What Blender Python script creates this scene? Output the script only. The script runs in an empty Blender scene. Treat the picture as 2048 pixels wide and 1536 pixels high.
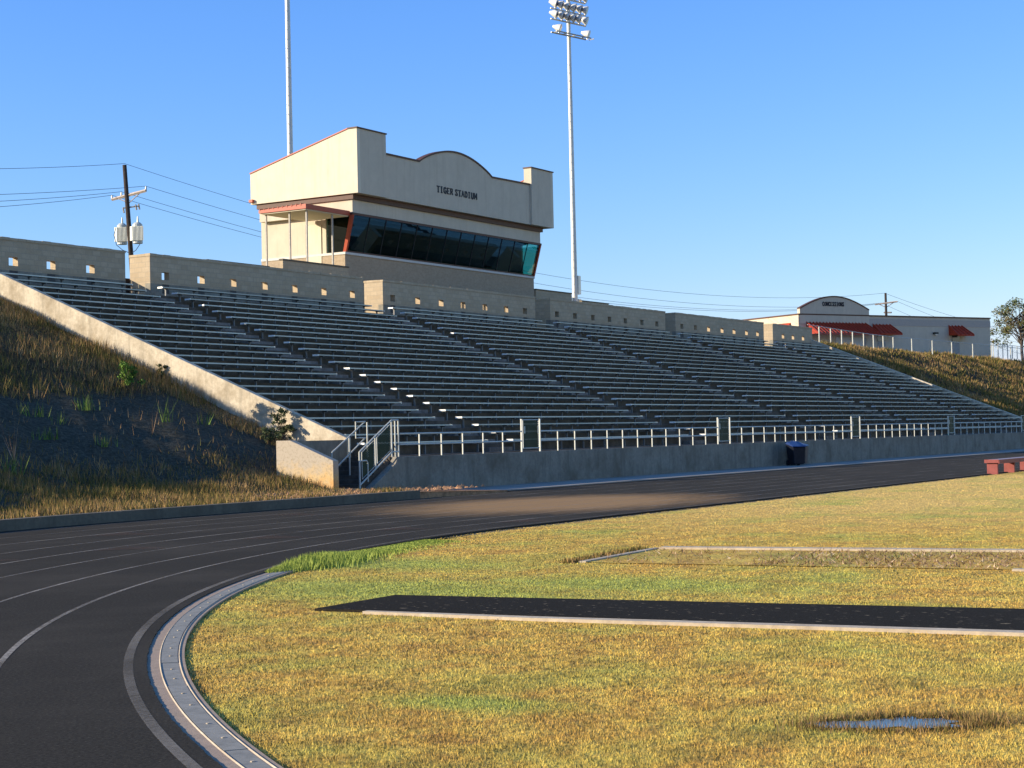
import bpy, math, random
import numpy as np
from mathutils import Matrix, Vector

random.seed(7); rng = np.random.default_rng(7)
sc = bpy.context.scene
col = sc.collection

# ------------------------------------------------------------------ camera
F_PX, YAW, PITCH, ROLL, EYE = 3419.17, 0.546594, 0.029483, 0.022359, 1.6923
def cam_axes():
    cy, sy = math.cos(YAW), math.sin(YAW); cp, sp = math.cos(PITCH), math.sin(PITCH)
    F = Vector((cy*cp, sy*cp, sp)); R = Vector((sy, -cy, 0)); U = R.cross(F)
    c, s = math.cos(ROLL), math.sin(ROLL)
    return c*R - s*U, s*R + c*U, F
CR, CU, CF = cam_axes()
cam = bpy.data.cameras.new('camera'); cam.sensor_width = 36; cam.lens = F_PX*36/2048
cam.clip_start = 0.1; cam.clip_end = 6000
co = bpy.data.objects.new('camera', cam); col.objects.link(co)
M = Matrix((CR, CU, -CF)).transposed().to_4x4(); M.translation = Vector((0, 0, EYE))
co.matrix_world = M
sc.camera = co

# ------------------------------------------------------------------ sky and sun
SUN = Vector((-0.957, 1.0, 0.452)).normalized()
sun_el = math.asin(SUN.z)
w = bpy.data.worlds.new('World'); sc.world = w; w.use_nodes = True
nt = w.node_tree
sky = nt.nodes.new('ShaderNodeTexSky'); sky.sky_type = 'NISHITA'; sky.sun_disc = False
sky.sun_elevation = sun_el
sky.sun_rotation = math.atan2(SUN.x, SUN.y)
sky.altitude = 100; sky.air_density = 1.0; sky.dust_density = 0.3; sky.ozone_density = 2.5
bg = nt.nodes['Background']; bg.inputs[1].default_value = 0.115
sp_ = nt.nodes.new('ShaderNodeSeparateColor'); cb_ = nt.nodes.new('ShaderNodeCombineColor'); nt.links.new(sky.outputs[0], sp_.inputs[0])
for ch, (gain, power) in enumerate(((0.522, 1.364), (0.92, 1.0), (1.45, 1.0))):   # a deeper, clearer blue than the model's default air
    pw = nt.nodes.new('ShaderNodeMath'); pw.operation = 'POWER'; pw.inputs[1].default_value = power; nt.links.new(sp_.outputs[ch], pw.inputs[0])
    ml = nt.nodes.new('ShaderNodeMath'); ml.operation = 'MULTIPLY'; ml.inputs[1].default_value = gain; nt.links.new(pw.outputs[0], ml.inputs[0])
    cl_ = nt.nodes.new('ShaderNodeMath'); cl_.operation = 'MINIMUM'; cl_.inputs[1].default_value = (9.0, 7.5, 5.9)[ch]; nt.links.new(ml.outputs[0], cl_.inputs[0])
    nt.links.new(cl_.outputs[0], cb_.inputs[ch])
nt.links.new(cb_.outputs[0], bg.inputs[0])
sl = bpy.data.lights.new('sun', 'SUN'); sl.energy = 4.9; sl.angle = math.radians(0.5); sl.color = (1.0, 0.87, 0.68)
so = bpy.data.objects.new('sun', sl); col.objects.link(so)
so.rotation_euler = SUN.to_track_quat('Z', 'Y').to_euler()
sc.view_settings.view_transform = 'Standard'; sc.view_settings.look = 'None'
sc.view_settings.gamma = 1.0; sc.view_settings.exposure = 0.64

# ------------------------------------------------------------------ helpers
def tag(o, label=None, cat=None, group=None, kind=None):
    if label: o['label'] = label
    if cat: o['category'] = cat
    if group: o['group'] = group
    if kind: o['kind'] = kind
    return o

class MB:
    """collects faces of one mesh"""
    def __init__(s): s.v = []; s.f = []
    def add(s, vs, fs):
        b = len(s.v); s.v += [tuple(p) for p in vs]; s.f += [tuple(b+i for i in f) for f in fs]; return s
    def box(s, x0, x1, y0, y1, z0, z1):
        vs = [(x, y, z) for z in (z0, z1) for y in (y0, y1) for x in (x0, x1)]
        return s.add(vs, [(0,2,3,1),(4,5,7,6),(0,1,5,4),(2,6,7,3),(0,4,6,2),(1,3,7,5)])
    def prism(s, pts, axis, a, b):
        """pts polygon in the other two axes; axis 'x','y' or 'z' extruded from a to b"""
        def mk(p, t):
            return {'x': (t, p[0], p[1]), 'y': (p[0], t, p[1]), 'z': (p[0], p[1], t)}[axis]
        n = len(pts); vs = [mk(p, a) for p in pts] + [mk(p, b) for p in pts]
        fs = [tuple(range(n))[::-1], tuple(range(n, 2*n))] + [(i, (i+1) % n, n+(i+1) % n, n+i) for i in range(n)]
        return s.add(vs, fs)
    def tube(s, pts, r, n=6, cap=True):
        pts = [Vector(p) for p in pts]
        rr = r if isinstance(r, (list, tuple)) else [r]*len(pts)
        b = len(s.v); prev = None
        for i, p in enumerate(pts):
            t = (pts[min(i+1, len(pts)-1)] - pts[max(i-1, 0)]).normalized()
            if prev is None:
                u = t.cross(Vector((0, 0, 1)))
                if u.length < 1e-3: u = t.cross(Vector((1, 0, 0)))
            else:
                u = prev - t*prev.dot(t)
            u.normalize(); prev = u; q = t.cross(u)
            for k in range(n):
                a = 2*math.pi*k/n
                s.v.append(tuple(p + (u*math.cos(a) + q*math.sin(a))*rr[i]))
        for i in range(len(pts)-1):
            for k in range(n):
                s.f.append((b+i*n+k, b+i*n+(k+1) % n, b+(i+1)*n+(k+1) % n, b+(i+1)*n+k))
        if cap:
            s.f.append(tuple(b+k for k in range(n))[::-1]); s.f.append(tuple(b+(len(pts)-1)*n+k for k in range(n)))
        return s
    def xform(s, m):
        s.v = [tuple(m @ Vector(p)) for p in s.v]; return s
    def build(s, name, mat, parent=None, smooth=False, loc=None, bevel=0):
        me = bpy.data.meshes.new(name); me.from_pydata(s.v, [], s.f); me.update()
        if smooth: me.polygons.foreach_set('use_smooth', [True]*len(me.polygons))
        me.materials.append(mat)
        o = bpy.data.objects.new(name, me); col.objects.link(o)
        if parent: o.parent = parent
        if loc is not None: o.location = loc
        if bevel:
            m = o.modifiers.new('edge', 'BEVEL'); m.width = bevel; m.segments = 1; m.limit_method = 'ANGLE'
        return o

def empty(name, loc=(0, 0, 0), rz=0):
    o = bpy.data.objects.new(name, None); col.objects.link(o); o.location = loc; o.rotation_euler = (0, 0, rz)
    o.empty_display_size = 0.2
    return o

def copy_tree(o, parent=None):
    c = o.copy(); col.objects.link(c)
    if parent: c.parent = parent
    for ch in list(o.children): copy_tree(ch, c)
    return c

def grid_mesh(name, xs, keep, mat, smooth=True):
    """xs array (n,m,3) of points; keep function of face centre"""
    n, m, _ = xs.shape
    fs = []
    for i in range(n-1):
        for j in range(m-1):
            c = (xs[i, j]+xs[i+1, j]+xs[i, j+1]+xs[i+1, j+1])/4
            if keep is None or keep(c): fs.append((i*m+j, (i+1)*m+j, (i+1)*m+j+1, i*m+j+1))
    me = bpy.data.meshes.new(name); me.from_pydata(xs.reshape(-1, 3).tolist(), [], fs); me.update()
    if smooth: me.polygons.foreach_set('use_smooth', [True]*len(me.polygons))
    me.materials.append(mat)
    o = bpy.data.objects.new(name, me); col.objects.link(o)
    return o

# ------------------------------------------------------------------ materials
class NT:
    def __init__(s, name):
        s.m = bpy.data.materials.new(name); s.m.use_nodes = True; s.t = s.m.node_tree
        s.p = s.t.nodes['Principled BSDF']; s.out = s.t.nodes['Material Output']
    def n(s, typ, **kw):
        x = s.t.nodes.new(typ)
        for k, v in kw.items():
            if k in x.inputs.keys(): x.inputs[k].default_value = v
            else: setattr(x, k, v)
        return x
    def l(s, a, b): s.t.links.new(a, b)
    def noise(s, scale, detail=4, rough=0.6, vec=None, stretch=None):
        x = s.n('ShaderNodeTexNoise'); x.inputs['Scale'].default_value = scale
        x.inputs['Detail'].default_value = detail; x.inputs['Roughness'].default_value = rough
        co_ = s.n('ShaderNodeTexCoord').outputs['Object'] if vec is None else vec
        if stretch:
            mp = s.n('ShaderNodeMapping'); mp.inputs['Scale'].default_value = stretch
            s.l(co_, mp.inputs[0]); co_ = mp.outputs[0]
        s.l(co_, x.inputs['Vector'])
        return x.outputs['Fac']
    def ramp(s, fac, stops):
        r = s.n('ShaderNodeValToRGB'); e = r.color_ramp.elements
        while len(e) < len(stops): e.new(0.5)
        for i, (p, c) in enumerate(stops):
            e[i].position = p; e[i].color = (*c, 1) if len(c) == 3 else c
        s.l(fac, r.inputs[0]); return r.outputs[0]
    def mix(s, fac, a, b, mode='MIX'):
        x = s.n('ShaderNodeMix'); x.data_type = 'RGBA'; x.blend_type = mode
        if isinstance(fac, (int, float)): x.inputs[0].default_value = fac
        else: s.l(fac, x.inputs[0])
        for i, c in ((6, a), (7, b)):
            if isinstance(c, tuple): x.inputs[i].default_value = (*c, 1)
            else: s.l(c, x.inputs[i])
        return x.outputs[2]
    def bump(s, h, strength, dist, prev=None):
        b = s.n('ShaderNodeBump'); b.inputs['Strength'].default_value = strength; b.inputs['Distance'].default_value = dist
        s.l(h, b.inputs['Height'])
        if prev is not None: s.l(prev, b.inputs['Normal'])
        s.l(b.outputs[0], s.p.inputs['Normal']); return b.outputs[0]
    def fin(s, colr, rough=0.8, metal=0.0, spec=0.3):
        if isinstance(colr, tuple): s.p.inputs['Base Color'].default_value = (*colr, 1)
        else: s.l(colr, s.p.inputs['Base Color'])
        s.p.inputs['Roughness'].default_value = rough; s.p.inputs['Metallic'].default_value = metal
        s.p.inputs['Specular IOR Level'].default_value = spec
        return s.m

def simple(name, c, rough=0.7, metal=0.0, var=0.25, scale=6.0, bump=0.0, spec=0.3):
    k = NT(name); f = k.noise(scale, 5, 0.65)
    lo = tuple(x*(1-var) for x in c); hi = tuple(min(1, x*(1+var)) for x in c)
    r = k.ramp(f, [(0.3, lo), (0.7, hi)])
    if bump: k.bump(k.noise(scale*4, 4), bump, 0.02)
    return k.fin(r, rough, metal, spec)

def concrete(name, c, stain=(0.10, 0.085, 0.07), amount=0.5, big=0.6, streak=True):
    k = NT(name)
    a = k.noise(big, 6, 0.7); b = k.noise(9, 5, 0.7)
    base = k.ramp(b, [(0.3, tuple(x*0.8 for x in c)), (0.7, tuple(min(1, x*1.15) for x in c))])
    fac = k.ramp(a, [(0.42, (0, 0, 0)), (0.72, (amount, amount, amount))])
    r = k.mix(fac, base, stain)
    if streak:
        st = k.noise(1.6, 5, 0.7, stretch=(2.2, 2.2, 0.22))
        f2 = k.ramp(st, [(0.5, (0, 0, 0)), (0.78, (amount*0.8,)*3)])
        r = k.mix(f2, r, tuple(x*0.45 for x in c))
    k.bump(k.noise(25, 5, 0.7), 0.35, 0.01)
    return k.fin(r, 0.9)

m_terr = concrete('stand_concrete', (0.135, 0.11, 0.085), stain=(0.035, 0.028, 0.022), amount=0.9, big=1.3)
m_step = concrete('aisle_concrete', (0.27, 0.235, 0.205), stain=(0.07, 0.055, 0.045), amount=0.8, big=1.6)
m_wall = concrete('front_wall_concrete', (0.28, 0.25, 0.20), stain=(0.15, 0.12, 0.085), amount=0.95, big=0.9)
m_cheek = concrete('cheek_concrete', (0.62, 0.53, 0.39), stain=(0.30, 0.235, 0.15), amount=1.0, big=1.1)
m_curb = concrete('curb_concrete', (0.17, 0.145, 0.105), stain=(0.09, 0.075, 0.055), amount=0.7, big=0.8)
m_pale = concrete('pale_kerb_concrete', (0.52, 0.44, 0.33), stain=(0.33, 0.24, 0.15), amount=0.6, big=2.0, streak=False)
m_apron = concrete('drain_apron_concrete', (0.36, 0.275, 0.20), stain=(0.34, 0.24, 0.18), amount=0.6, big=2.0, streak=False)
m_walk = concrete('sidewalk_concrete', (0.34, 0.31, 0.27), stain=(0.17, 0.14, 0.11), amount=0.6, big=0.4, streak=False)

def wing_mat():
    k = NT('wing_wall_concrete')
    tc = k.n('ShaderNodeTexCoord').outputs['Object']
    sep = k.n('ShaderNodeSeparateXYZ'); k.l(tc, sep.inputs[0])
    nz = k.noise(3.0, 6, 0.75)
    ad = k.n('ShaderNodeMath', operation='MULTIPLY_ADD'); k.l(nz, ad.inputs[0]); ad.inputs[1].default_value = 1.3; k.l(sep.outputs[2], ad.inputs[2])
    clay = k.ramp(ad.outputs[0], [(0.9, (0.50, 0.27, 0.10)), (1.0, (0.46, 0.36, 0.24))])
    mr = k.n('ShaderNodeMapRange'); k.l(ad.outputs[0], mr.inputs[0])
    mr.inputs[1].default_value = 0.75; mr.inputs[2].default_value = 1.7
    clay = k.ramp(mr.outputs[0], [(0.1, (0.62, 0.30, 0.09)), (0.5, (0.60, 0.42, 0.20)), (0.95, (0.46, 0.39, 0.30))])
    sp = k.noise(14, 5, 0.8)
    f = k.ramp(sp, [(0.5, (0, 0, 0)), (0.66, (0.6,)*3)])
    return k.fin(k.mix(f, clay, (0.22, 0.17, 0.11)), 0.9)
m_wing = wing_mat()

def block_mat(name='split_face_block', sc_=1.0, c=(0.54, 0.43, 0.29), mort=(0.40, 0.33, 0.24)):
    k = NT(name)
    geo = k.n('ShaderNodeNewGeometry'); tc = k.n('ShaderNodeTexCoord').outputs['Object']
    sep = k.n('ShaderNodeSeparateXYZ'); k.l(tc, sep.inputs[0])
    ad = k.n('ShaderNodeMath', operation='ADD'); k.l(sep.outputs[0], ad.inputs[0]); k.l(sep.outputs[1], ad.inputs[1])
    cb = k.n('ShaderNodeCombineXYZ'); k.l(ad.outputs[0], cb.inputs[0]); k.l(sep.outputs[2], cb.inputs[1])
    br = k.n('ShaderNodeTexBrick'); k.l(cb.outputs[0], br.inputs['Vector'])
    br.inputs['Scale'].default_value = 1; br.inputs['Brick Width'].default_value = 0.4*sc_; br.inputs['Row Height'].default_value = 0.2*sc_
    br.inputs['Mortar Size'].default_value = 0.012; br.inputs['Color1'].default_value = (*c, 1)
    br.inputs['Color2'].default_value = (c[0]*0.85, c[1]*0.83, c[2]*0.8, 1); br.inputs['Mortar'].default_value = (*mort, 1)
    b2 = k.noise(7, 6, 0.75)
    r = k.mix(k.ramp(b2, [(0.35, (0, 0, 0)), (0.75, (0.5,)*3)]), br.outputs['Color'], tuple(x*0.6 for x in c))
    pb = k.bump(br.outputs['Fac'], -0.4, 0.01)
    k.bump(k.noise(22, 5, 0.75), 0.6, 0.02, pb)
    return k.fin(r, 0.92)
m_block = block_mat()
m_brick = block_mat('press_box_brick', 0.5, (0.46, 0.36, 0.25), (0.42, 0.34, 0.25))
def stucco(name, c):
    k = NT(name); f = k.noise(1.2, 5, 0.7); st = k.noise(1.4, 5, 0.75, stretch=(2.5, 2.5, 0.15))
    base = k.ramp(f, [(0.3, tuple(x*0.92 for x in c)), (0.7, tuple(min(1, x*1.05) for x in c))])
    r = k.mix(k.ramp(st, [(0.52, (0, 0, 0)), (0.8, (0.45,)*3)]), base, (c[0]*0.7, c[1]*0.66, c[2]*0.58))
    k.bump(k.noise(30, 4, 0.7), 0.25, 0.01)
    return k.fin(r, 0.92, spec=0.15)
m_stucco = stucco('cream_stucco', (0.68, 0.62, 0.48))
m_stucco2 = stucco('grey_cream_stucco', (0.60, 0.53, 0.41))
m_sill = simple('white_sill', (0.62, 0.60, 0.56), 0.8, var=0.06)
m_brown = simple('brown_trim', (0.095, 0.042, 0.028), 0.55, var=0.12)
m_red = simple('red_metal', (0.42, 0.075, 0.035), 0.45, var=0.12)
m_redroof = simple('red_roof_metal', (0.40, 0.055, 0.026), 0.5, var=0.15, spec=0.1)
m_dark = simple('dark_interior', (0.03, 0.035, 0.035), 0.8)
m_alu = simple('aluminium', (0.62, 0.63, 0.53), 0.6, 0.1, var=0.12, scale=1.5)
def vary(m, amt):
    t_ = m.node_tree; p_ = t_.nodes['Principled BSDF']; src = p_.inputs['Base Color'].links[0].from_socket
    oi = t_.nodes.new('ShaderNodeObjectInfo'); mr = t_.nodes.new('ShaderNodeMapRange'); mr.inputs[3].default_value = 1-amt; mr.inputs[4].default_value = 1+amt*0.6
    t_.links.new(oi.outputs['Random'], mr.inputs[0]); mx = t_.nodes.new('ShaderNodeMix'); mx.data_type = 'RGBA'; mx.blend_type = 'MULTIPLY'; mx.inputs[0].default_value = 1
    t_.links.new(src, mx.inputs[6]); t_.links.new(mr.outputs[0], mx.inputs[7]); t_.links.new(mx.outputs[2], p_.inputs['Base Color'])
vary(m_alu, 0.22)
m_cap = simple('bright_end_cap', (0.85, 0.85, 0.82), 0.35, 0.2, var=0.05)
m_brkt = simple('galvanised_bracket', (0.22, 0.22, 0.22), 0.6, 0.3, var=0.3)
m_galv = simple('galvanised_steel', (0.56, 0.56, 0.50), 0.55, 0.2, var=0.12, scale=3)
m_postg = simple('painted_post', (0.42, 0.38, 0.32), 0.6)
m_pole = simple('pole_galvanised', (0.62, 0.62, 0.58), 0.5, 0.25, var=0.1, scale=2)
m_lamp = simple('lamp_housing', (0.75, 0.74, 0.70), 0.35, 0.2, var=0.1)
m_lens = simple('lamp_lens', (0.07, 0.06, 0.09), 0.15, 0.2, spec=0.8)
m_wood = simple('creosoted_wood', (0.045, 0.032, 0.025), 0.9, var=0.35, scale=5)
m_arm = simple('weathered_crossarm', (0.50, 0.42, 0.36), 0.85, var=0.2)
m_tank = simple('transformer_grey', (0.52, 0.54, 0.50), 0.5, 0.1, var=0.1)
m_wire = simple('cable', (0.05, 0.06, 0.10), 0.7)
m_letter = simple('bronze_letters', (0.015, 0.018, 0.03), 0.5, 0.2)
m_binn = simple('black_plastic', (0.010, 0.012, 0.020), 0.4, var=0.3)
m_lid = simple('blue_plastic', (0.022, 0.045, 0.14), 0.35, var=0.15)
m_benchred = simple('maroon_paint', (0.27, 0.07, 0.06), 0.6, var=0.15)
m_benchtop = simple('worn_bench_top', (0.30, 0.25, 0.27), 0.6, var=0.2)
m_door = simple('grey_door', (0.30, 0.31, 0.30), 0.6)
m_glassdark = simple('transom_dark', (0.03, 0.035, 0.05), 0.15, spec=0.8)
m_shutter = simple('service_shutter', (0.50, 0.53, 0.57), 0.5, 0.2, var=0.1)
m_soil = simple('red_clay_soil', (0.42, 0.23, 0.12), 0.95, var=0.4, scale=6, bump=0.8)
m_grate = None

def grate_mat():
    k = NT('drain_cover_metal')
    tc = k.n('ShaderNodeTexCoord').outputs['UV']
    f = k.noise(8, 5, 0.7)
    r = k.ramp(f, [(0.3, (0.20, 0.195, 0.17)), (0.7, (0.32, 0.31, 0.27))])
    return k.fin(r, 0.75, 0.0, 0.2)
m_grate = grate_mat()

def mesh_fabric(name, c, cover):
    """see-through wire netting, too fine to model at its distance"""
    k = NT(name); tr = k.n('ShaderNodeBsdfTransparent'); mx = k.n('ShaderNodeMixShader')
    tc = k.n('ShaderNodeTexCoord').outputs['Object']
    wv = []
    for sgn in (1, -1):
        mp = k.n('ShaderNodeMapping'); mp.inputs['Rotation'].default_value = (0, sgn*math.radians(45), 0); k.l(tc, mp.inputs[0])
        q = k.n('ShaderNodeTexWave'); q.wave_type = 'BANDS'; q.bands_direction = 'X'; q.inputs['Scale'].default_value = 6.3
        k.l(mp.outputs[0], q.inputs[0]); wv.append(q.outputs['Fac'])
    mm = k.n('ShaderNodeMath', operation='MAXIMUM'); k.l(wv[0], mm.inputs[0]); k.l(wv[1], mm.inputs[1])
    g = k.n('ShaderNodeMath', operation='GREATER_THAN'); k.l(mm.outputs[0], g.inputs[0]); g.inputs[1].default_value = 1-cover
    k.fin(c, 0.6)
    k.l(g.outputs[0], mx.inputs[0]); k.l(tr.outputs[0], mx.inputs[1]); k.l(k.p.outputs[0], mx.inputs[2]); k.l(mx.outputs[0], k.out.inputs[0])
    return k.m
m_green = mesh_fabric('green_netting', (0.012, 0.035, 0.015), 0.7)
m_chain = mesh_fabric('chain_link', (0.42, 0.44, 0.46), 0.008)

def glass_mat(name, tint, gloss):
    k = NT(name); tr = k.n('ShaderNodeBsdfTransparent'); tr.inputs[0].default_value = (*tint, 1)
    gl = k.n('ShaderNodeBsdfGlossy'); gl.inputs['Roughness'].default_value = 0.02; gl.inputs[0].default_value = (0.75, 0.9, 0.85, 1)
    lw = k.n('ShaderNodeFresnel'); lw.inputs[0].default_value = gloss
    mx = k.n('ShaderNodeMixShader'); k.l(lw.outputs[0], mx.inputs[0]); k.l(tr.outputs[0], mx.inputs[1]); k.l(gl.outputs[0], mx.inputs[2])
    k.l(mx.outputs[0], k.out.inputs[0]); return k.m
m_glass = glass_mat('tinted_glass', (0.14, 0.50, 0.42), 2.5)
m_glass2 = glass_mat('teal_side_glass', (0.16, 0.50, 0.46), 1.25)

def track_mat():
    k = NT('track_rubber')
    f = k.noise(0.35, 6, 0.7, stretch=(1, 1, 1)); g = k.noise(38, 5, 0.85)
    a = k.ramp(g, [(0.36, (0.019, 0.017, 0.0135)), (0.5, (0.040, 0.036, 0.029)), (0.62, (0.060, 0.054, 0.043)), (0.70, (0.20, 0.17, 0.13))])
    tan = k.ramp(f, [(0.46, (0, 0, 0)), (0.75, (0.5,)*3)])
    r = k.mix(tan, a, (0.085, 0.075, 0.06))
    # sandy dust washed over the track near the stair
    tc = k.n('ShaderNodeTexCoord').outputs['Object']
    vd = k.n('ShaderNodeVectorMath', operation='SUBTRACT'); k.l(tc, vd.inputs[0]); vd.inputs[1].default_value = (36.0, 20.6, 0)
    mp = k.n('ShaderNodeMapping'); mp.inputs['Scale'].default_value = (0.11, 0.17, 0); k.l(vd.outputs[0], mp.inputs[0])
    ln = k.n('ShaderNodeVectorMath', operation='LENGTH'); k.l(mp.outputs[0], ln.inputs[0])
    nz = k.noise(1.1, 9, 0.88, stretch=(0.5, 3.4, 1))
    su = k.n('ShaderNodeMath', operation='SUBTRACT'); k.l(nz, su.inputs[0]); k.l(ln.outputs['Value'], su.inputs[1])
    mk = k.n('ShaderNodeMapRange'); k.l(su.outputs[0], mk.inputs[0]); mk.inputs[1].default_value = -0.22; mk.inputs[2].default_value = 0.16; mk.inputs[4].default_value = 0.62
    r = k.mix(mk.outputs[0], r, (0.46, 0.28, 0.13))
    k.bump(g, 0.5, 0.006)
    return k.fin(r, 0.95, spec=0.06)
m_track = track_mat()
def line_mat():
    k = NT('lane_line_paint'); tr = k.n('ShaderNodeBsdfTransparent'); mx = k.n('ShaderNodeMixShader')
    f = k.noise(22, 6, 0.8); g = k.noise(0.5, 4, 0.6)
    ad = k.n('ShaderNodeMath', operation='ADD'); k.l(f, ad.inputs[0]); k.l(g, ad.inputs[1])
    mr = k.n('ShaderNodeMapRange'); k.l(ad.outputs[0], mr.inputs[0]); mr.inputs[1].default_value = 0.75; mr.inputs[2].default_value = 1.3; mr.inputs[4].default_value = 0.75
    k.fin((0.48, 0.44, 0.38), 0.9, spec=0.05)
    k.l(mr.outputs[0], mx.inputs[0]); k.l(tr.outputs[0], mx.inputs[1]); k.l(k.p.outputs[0], mx.inputs[2]); k.l(mx.outputs[0], k.out.inputs[0])
    return k.m
m_line = line_mat()
m_fade = line_mat(); m_fade.name = 'faded_line_paint'
for n_ in m_fade.node_tree.nodes:
    if n_.type == 'MAP_RANGE': n_.inputs[1].default_value = 0.7; n_.inputs[2].default_value = 1.45; n_.inputs[4].default_value = 0.5
m_mark = line_mat(); m_mark.name = 'worn_tan_paint'
m_mark.node_tree.nodes['Principled BSDF'].inputs['Base Color'].default_value = (0.15, 0.10, 0.08, 1)
for n_ in m_mark.node_tree.nodes:
    if n_.type == 'MAP_RANGE': n_.inputs[4].default_value = 0.5
def runway_mat():
    k = NT('runway_rubber'); g = k.noise(55, 4, 0.8); f = k.noise(26, 3, 0.6, stretch=(1, 0.30, 1))
    a = k.ramp(g, [(0.35, (0.012, 0.0105, 0.008)), (0.65, (0.036, 0.032, 0.025))])
    fl = k.ramp(f, [(0.655, (0, 0, 0)), (0.70, (0.9,)*3)])
    k.bump(g, 0.5, 0.005)
    return k.fin(k.mix(fl, a, (0.36, 0.29, 0.2)), 0.95, spec=0.05)
m_runway = runway_mat()

GREENS = ((15.8, 11.2, 3.0), (17.2, 9.0, 2.2), (19, 13.6, 2.2), (9.3, 6.0, 0.6))
def lawn_mat(name, blade=False):
    k = NT(name)
    geo = k.n('ShaderNodeNewGeometry'); pos = geo.outputs['Position']
    a = k.noise(0.45, 5, 0.65, vec=pos); b = k.noise(1.7, 6, 0.75, vec=pos); c = k.noise(9, 5, 0.8, vec=pos)
    gold = k.ramp(b, [(0.34, (0.44, 0.25, 0.065)), (0.48, (0.68, 0.43, 0.09)), (0.58, (0.78, 0.55, 0.115)), (0.75, (0.70, 0.56, 0.115))])
    sv = k.n('ShaderNodeVectorMath', operation='SUBTRACT'); k.l(pos, sv.inputs[0]); sv.inputs[1].default_value = (46, 12, 0)
    s2 = k.n('ShaderNodeMapping'); s2.inputs['Scale'].default_value = (0.05, 0.10, 0); k.l(sv.outputs[0], s2.inputs[0])
    s3 = k.n('ShaderNodeVectorMath', operation='LENGTH'); k.l(s2.outputs[0], s3.inputs[0])
    s4 = k.n('ShaderNodeMapRange'); k.l(s3.outputs['Value'], s4.inputs[0]); s4.inputs[1].default_value = 1.1; s4.inputs[2].default_value = 0.5; s4.inputs[3].default_value = 0; s4.inputs[4].default_value = 0.75
    gold = k.mix(s4.outputs[0], gold, (0.88, 0.62, 0.20))
    gold = k.mix(k.ramp(c, [(0.36, (0.7,)*3), (0.52, (0, 0, 0))]), gold, (0.27, 0.16, 0.05))
    green = k.ramp(b, [(0.3, (0.27, 0.31, 0.06)), (0.7, (0.50, 0.55, 0.11))])
    msk = k.ramp(a, [(0.47, (0, 0, 0)), (0.70, (0.75,)*3)])
    # the greener seepage strips across the field
    fac = msk
    for (x, y, r) in GREENS:
        vd = k.n('ShaderNodeVectorMath', operation='SUBTRACT'); k.l(pos, vd.inputs[0]); vd.inputs[1].default_value = (x, y, 0)
        mp = k.n('ShaderNodeMapping'); mp.inputs['Scale'].default_value = (1.6/r, 0.75/r, 0); k.l(vd.outputs[0], mp.inputs[0])
        ln = k.n('ShaderNodeVectorMath', operation='LENGTH'); k.l(mp.outputs[0], ln.inputs[0])
        su = k.n('ShaderNodeMath', operation='SUBTRACT'); k.l(b, su.inputs[0]); k.l(ln.outputs['Value'], su.inputs[1])
        mk = k.n('ShaderNodeMapRange'); k.l(su.outputs[0], mk.inputs[0]); mk.inputs[1].default_value = -0.75; mk.inputs[2].default_value = 0.2; mk.inputs[4].default_value = 0.9
        fac = k.mix(1.0, fac, mk.outputs[0], 'LIGHTEN')
    r = k.mix(fac, gold, green)
    # wet, darkened turf around the puddle
    vd = k.n('ShaderNodeVectorMath', operation='SUBTRACT'); k.l(pos, vd.inputs[0]); vd.inputs[1].default_value = (9.78, 3.18, 0)
    mp = k.n('ShaderNodeMapping'); mp.inputs['Rotation'].default_value = (0, 0, math.radians(58.6)); mp.inputs['Scale'].default_value = (1.0, 1.0, 0); k.l(vd.outputs[0], mp.inputs[0])
    m2 = k.n('ShaderNodeMapping'); m2.inputs['Scale'].default_value = (1.25, 2.9, 0); k.l(mp.outputs[0], m2.inputs[0])
    ln = k.n('ShaderNodeVectorMath', operation='LENGTH'); k.l(m2.outputs[0], ln.inputs[0])
    su = k.n('ShaderNodeMath', operation='SUBTRACT'); k.l(c, su.inputs[0]); k.l(ln.outputs['Value'], su.inputs[1])
    mk = k.n('ShaderNodeMapRange'); k.l(su.outputs[0], mk.inputs[0]); mk.inputs[1].default_value = -0.6; mk.inputs[2].default_value = 0.0; mk.inputs[4].default_value = 0.75
    r = k.mix(mk.outputs[0], r, (0.16, 0.10, 0.04))
    if blade:
        isl = geo.outputs['Random Per Island']
        v = k.ramp(isl, [(0.0, (0.72, 0.70, 0.66)), (0.5, (0.98, 0.98, 0.98)), (1.0, (1.22, 1.2, 1.12))])
        r = k.mix(1.0, r, v, 'MULTIPLY')
        va = k.n('ShaderNodeVectorMath', operation='MULTIPLY_ADD'); k.l(geo.outputs['Normal'], va.inputs[0]); va.inputs[1].default_value = (0.4, 0.4, 0.4); va.inputs[2].default_value = (-0.25, 0.25, 0.8)
        vn = k.n('ShaderNodeVectorMath', operation='NORMALIZE'); k.l(va.outputs[0], vn.inputs[0]); k.l(vn.outputs[0], k.p.inputs['Normal'])
    else:
        k.bump(c, 0.8, 0.05)
        r = k.mix(1.0, r, (0.95, 0.94, 0.92), 'MULTIPLY')
    return k.fin(r, 0.8, spec=0.15)
m_lawn = lawn_mat('dry_lawn'); m_blade = lawn_mat('dry_grass_blades', True)

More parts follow.
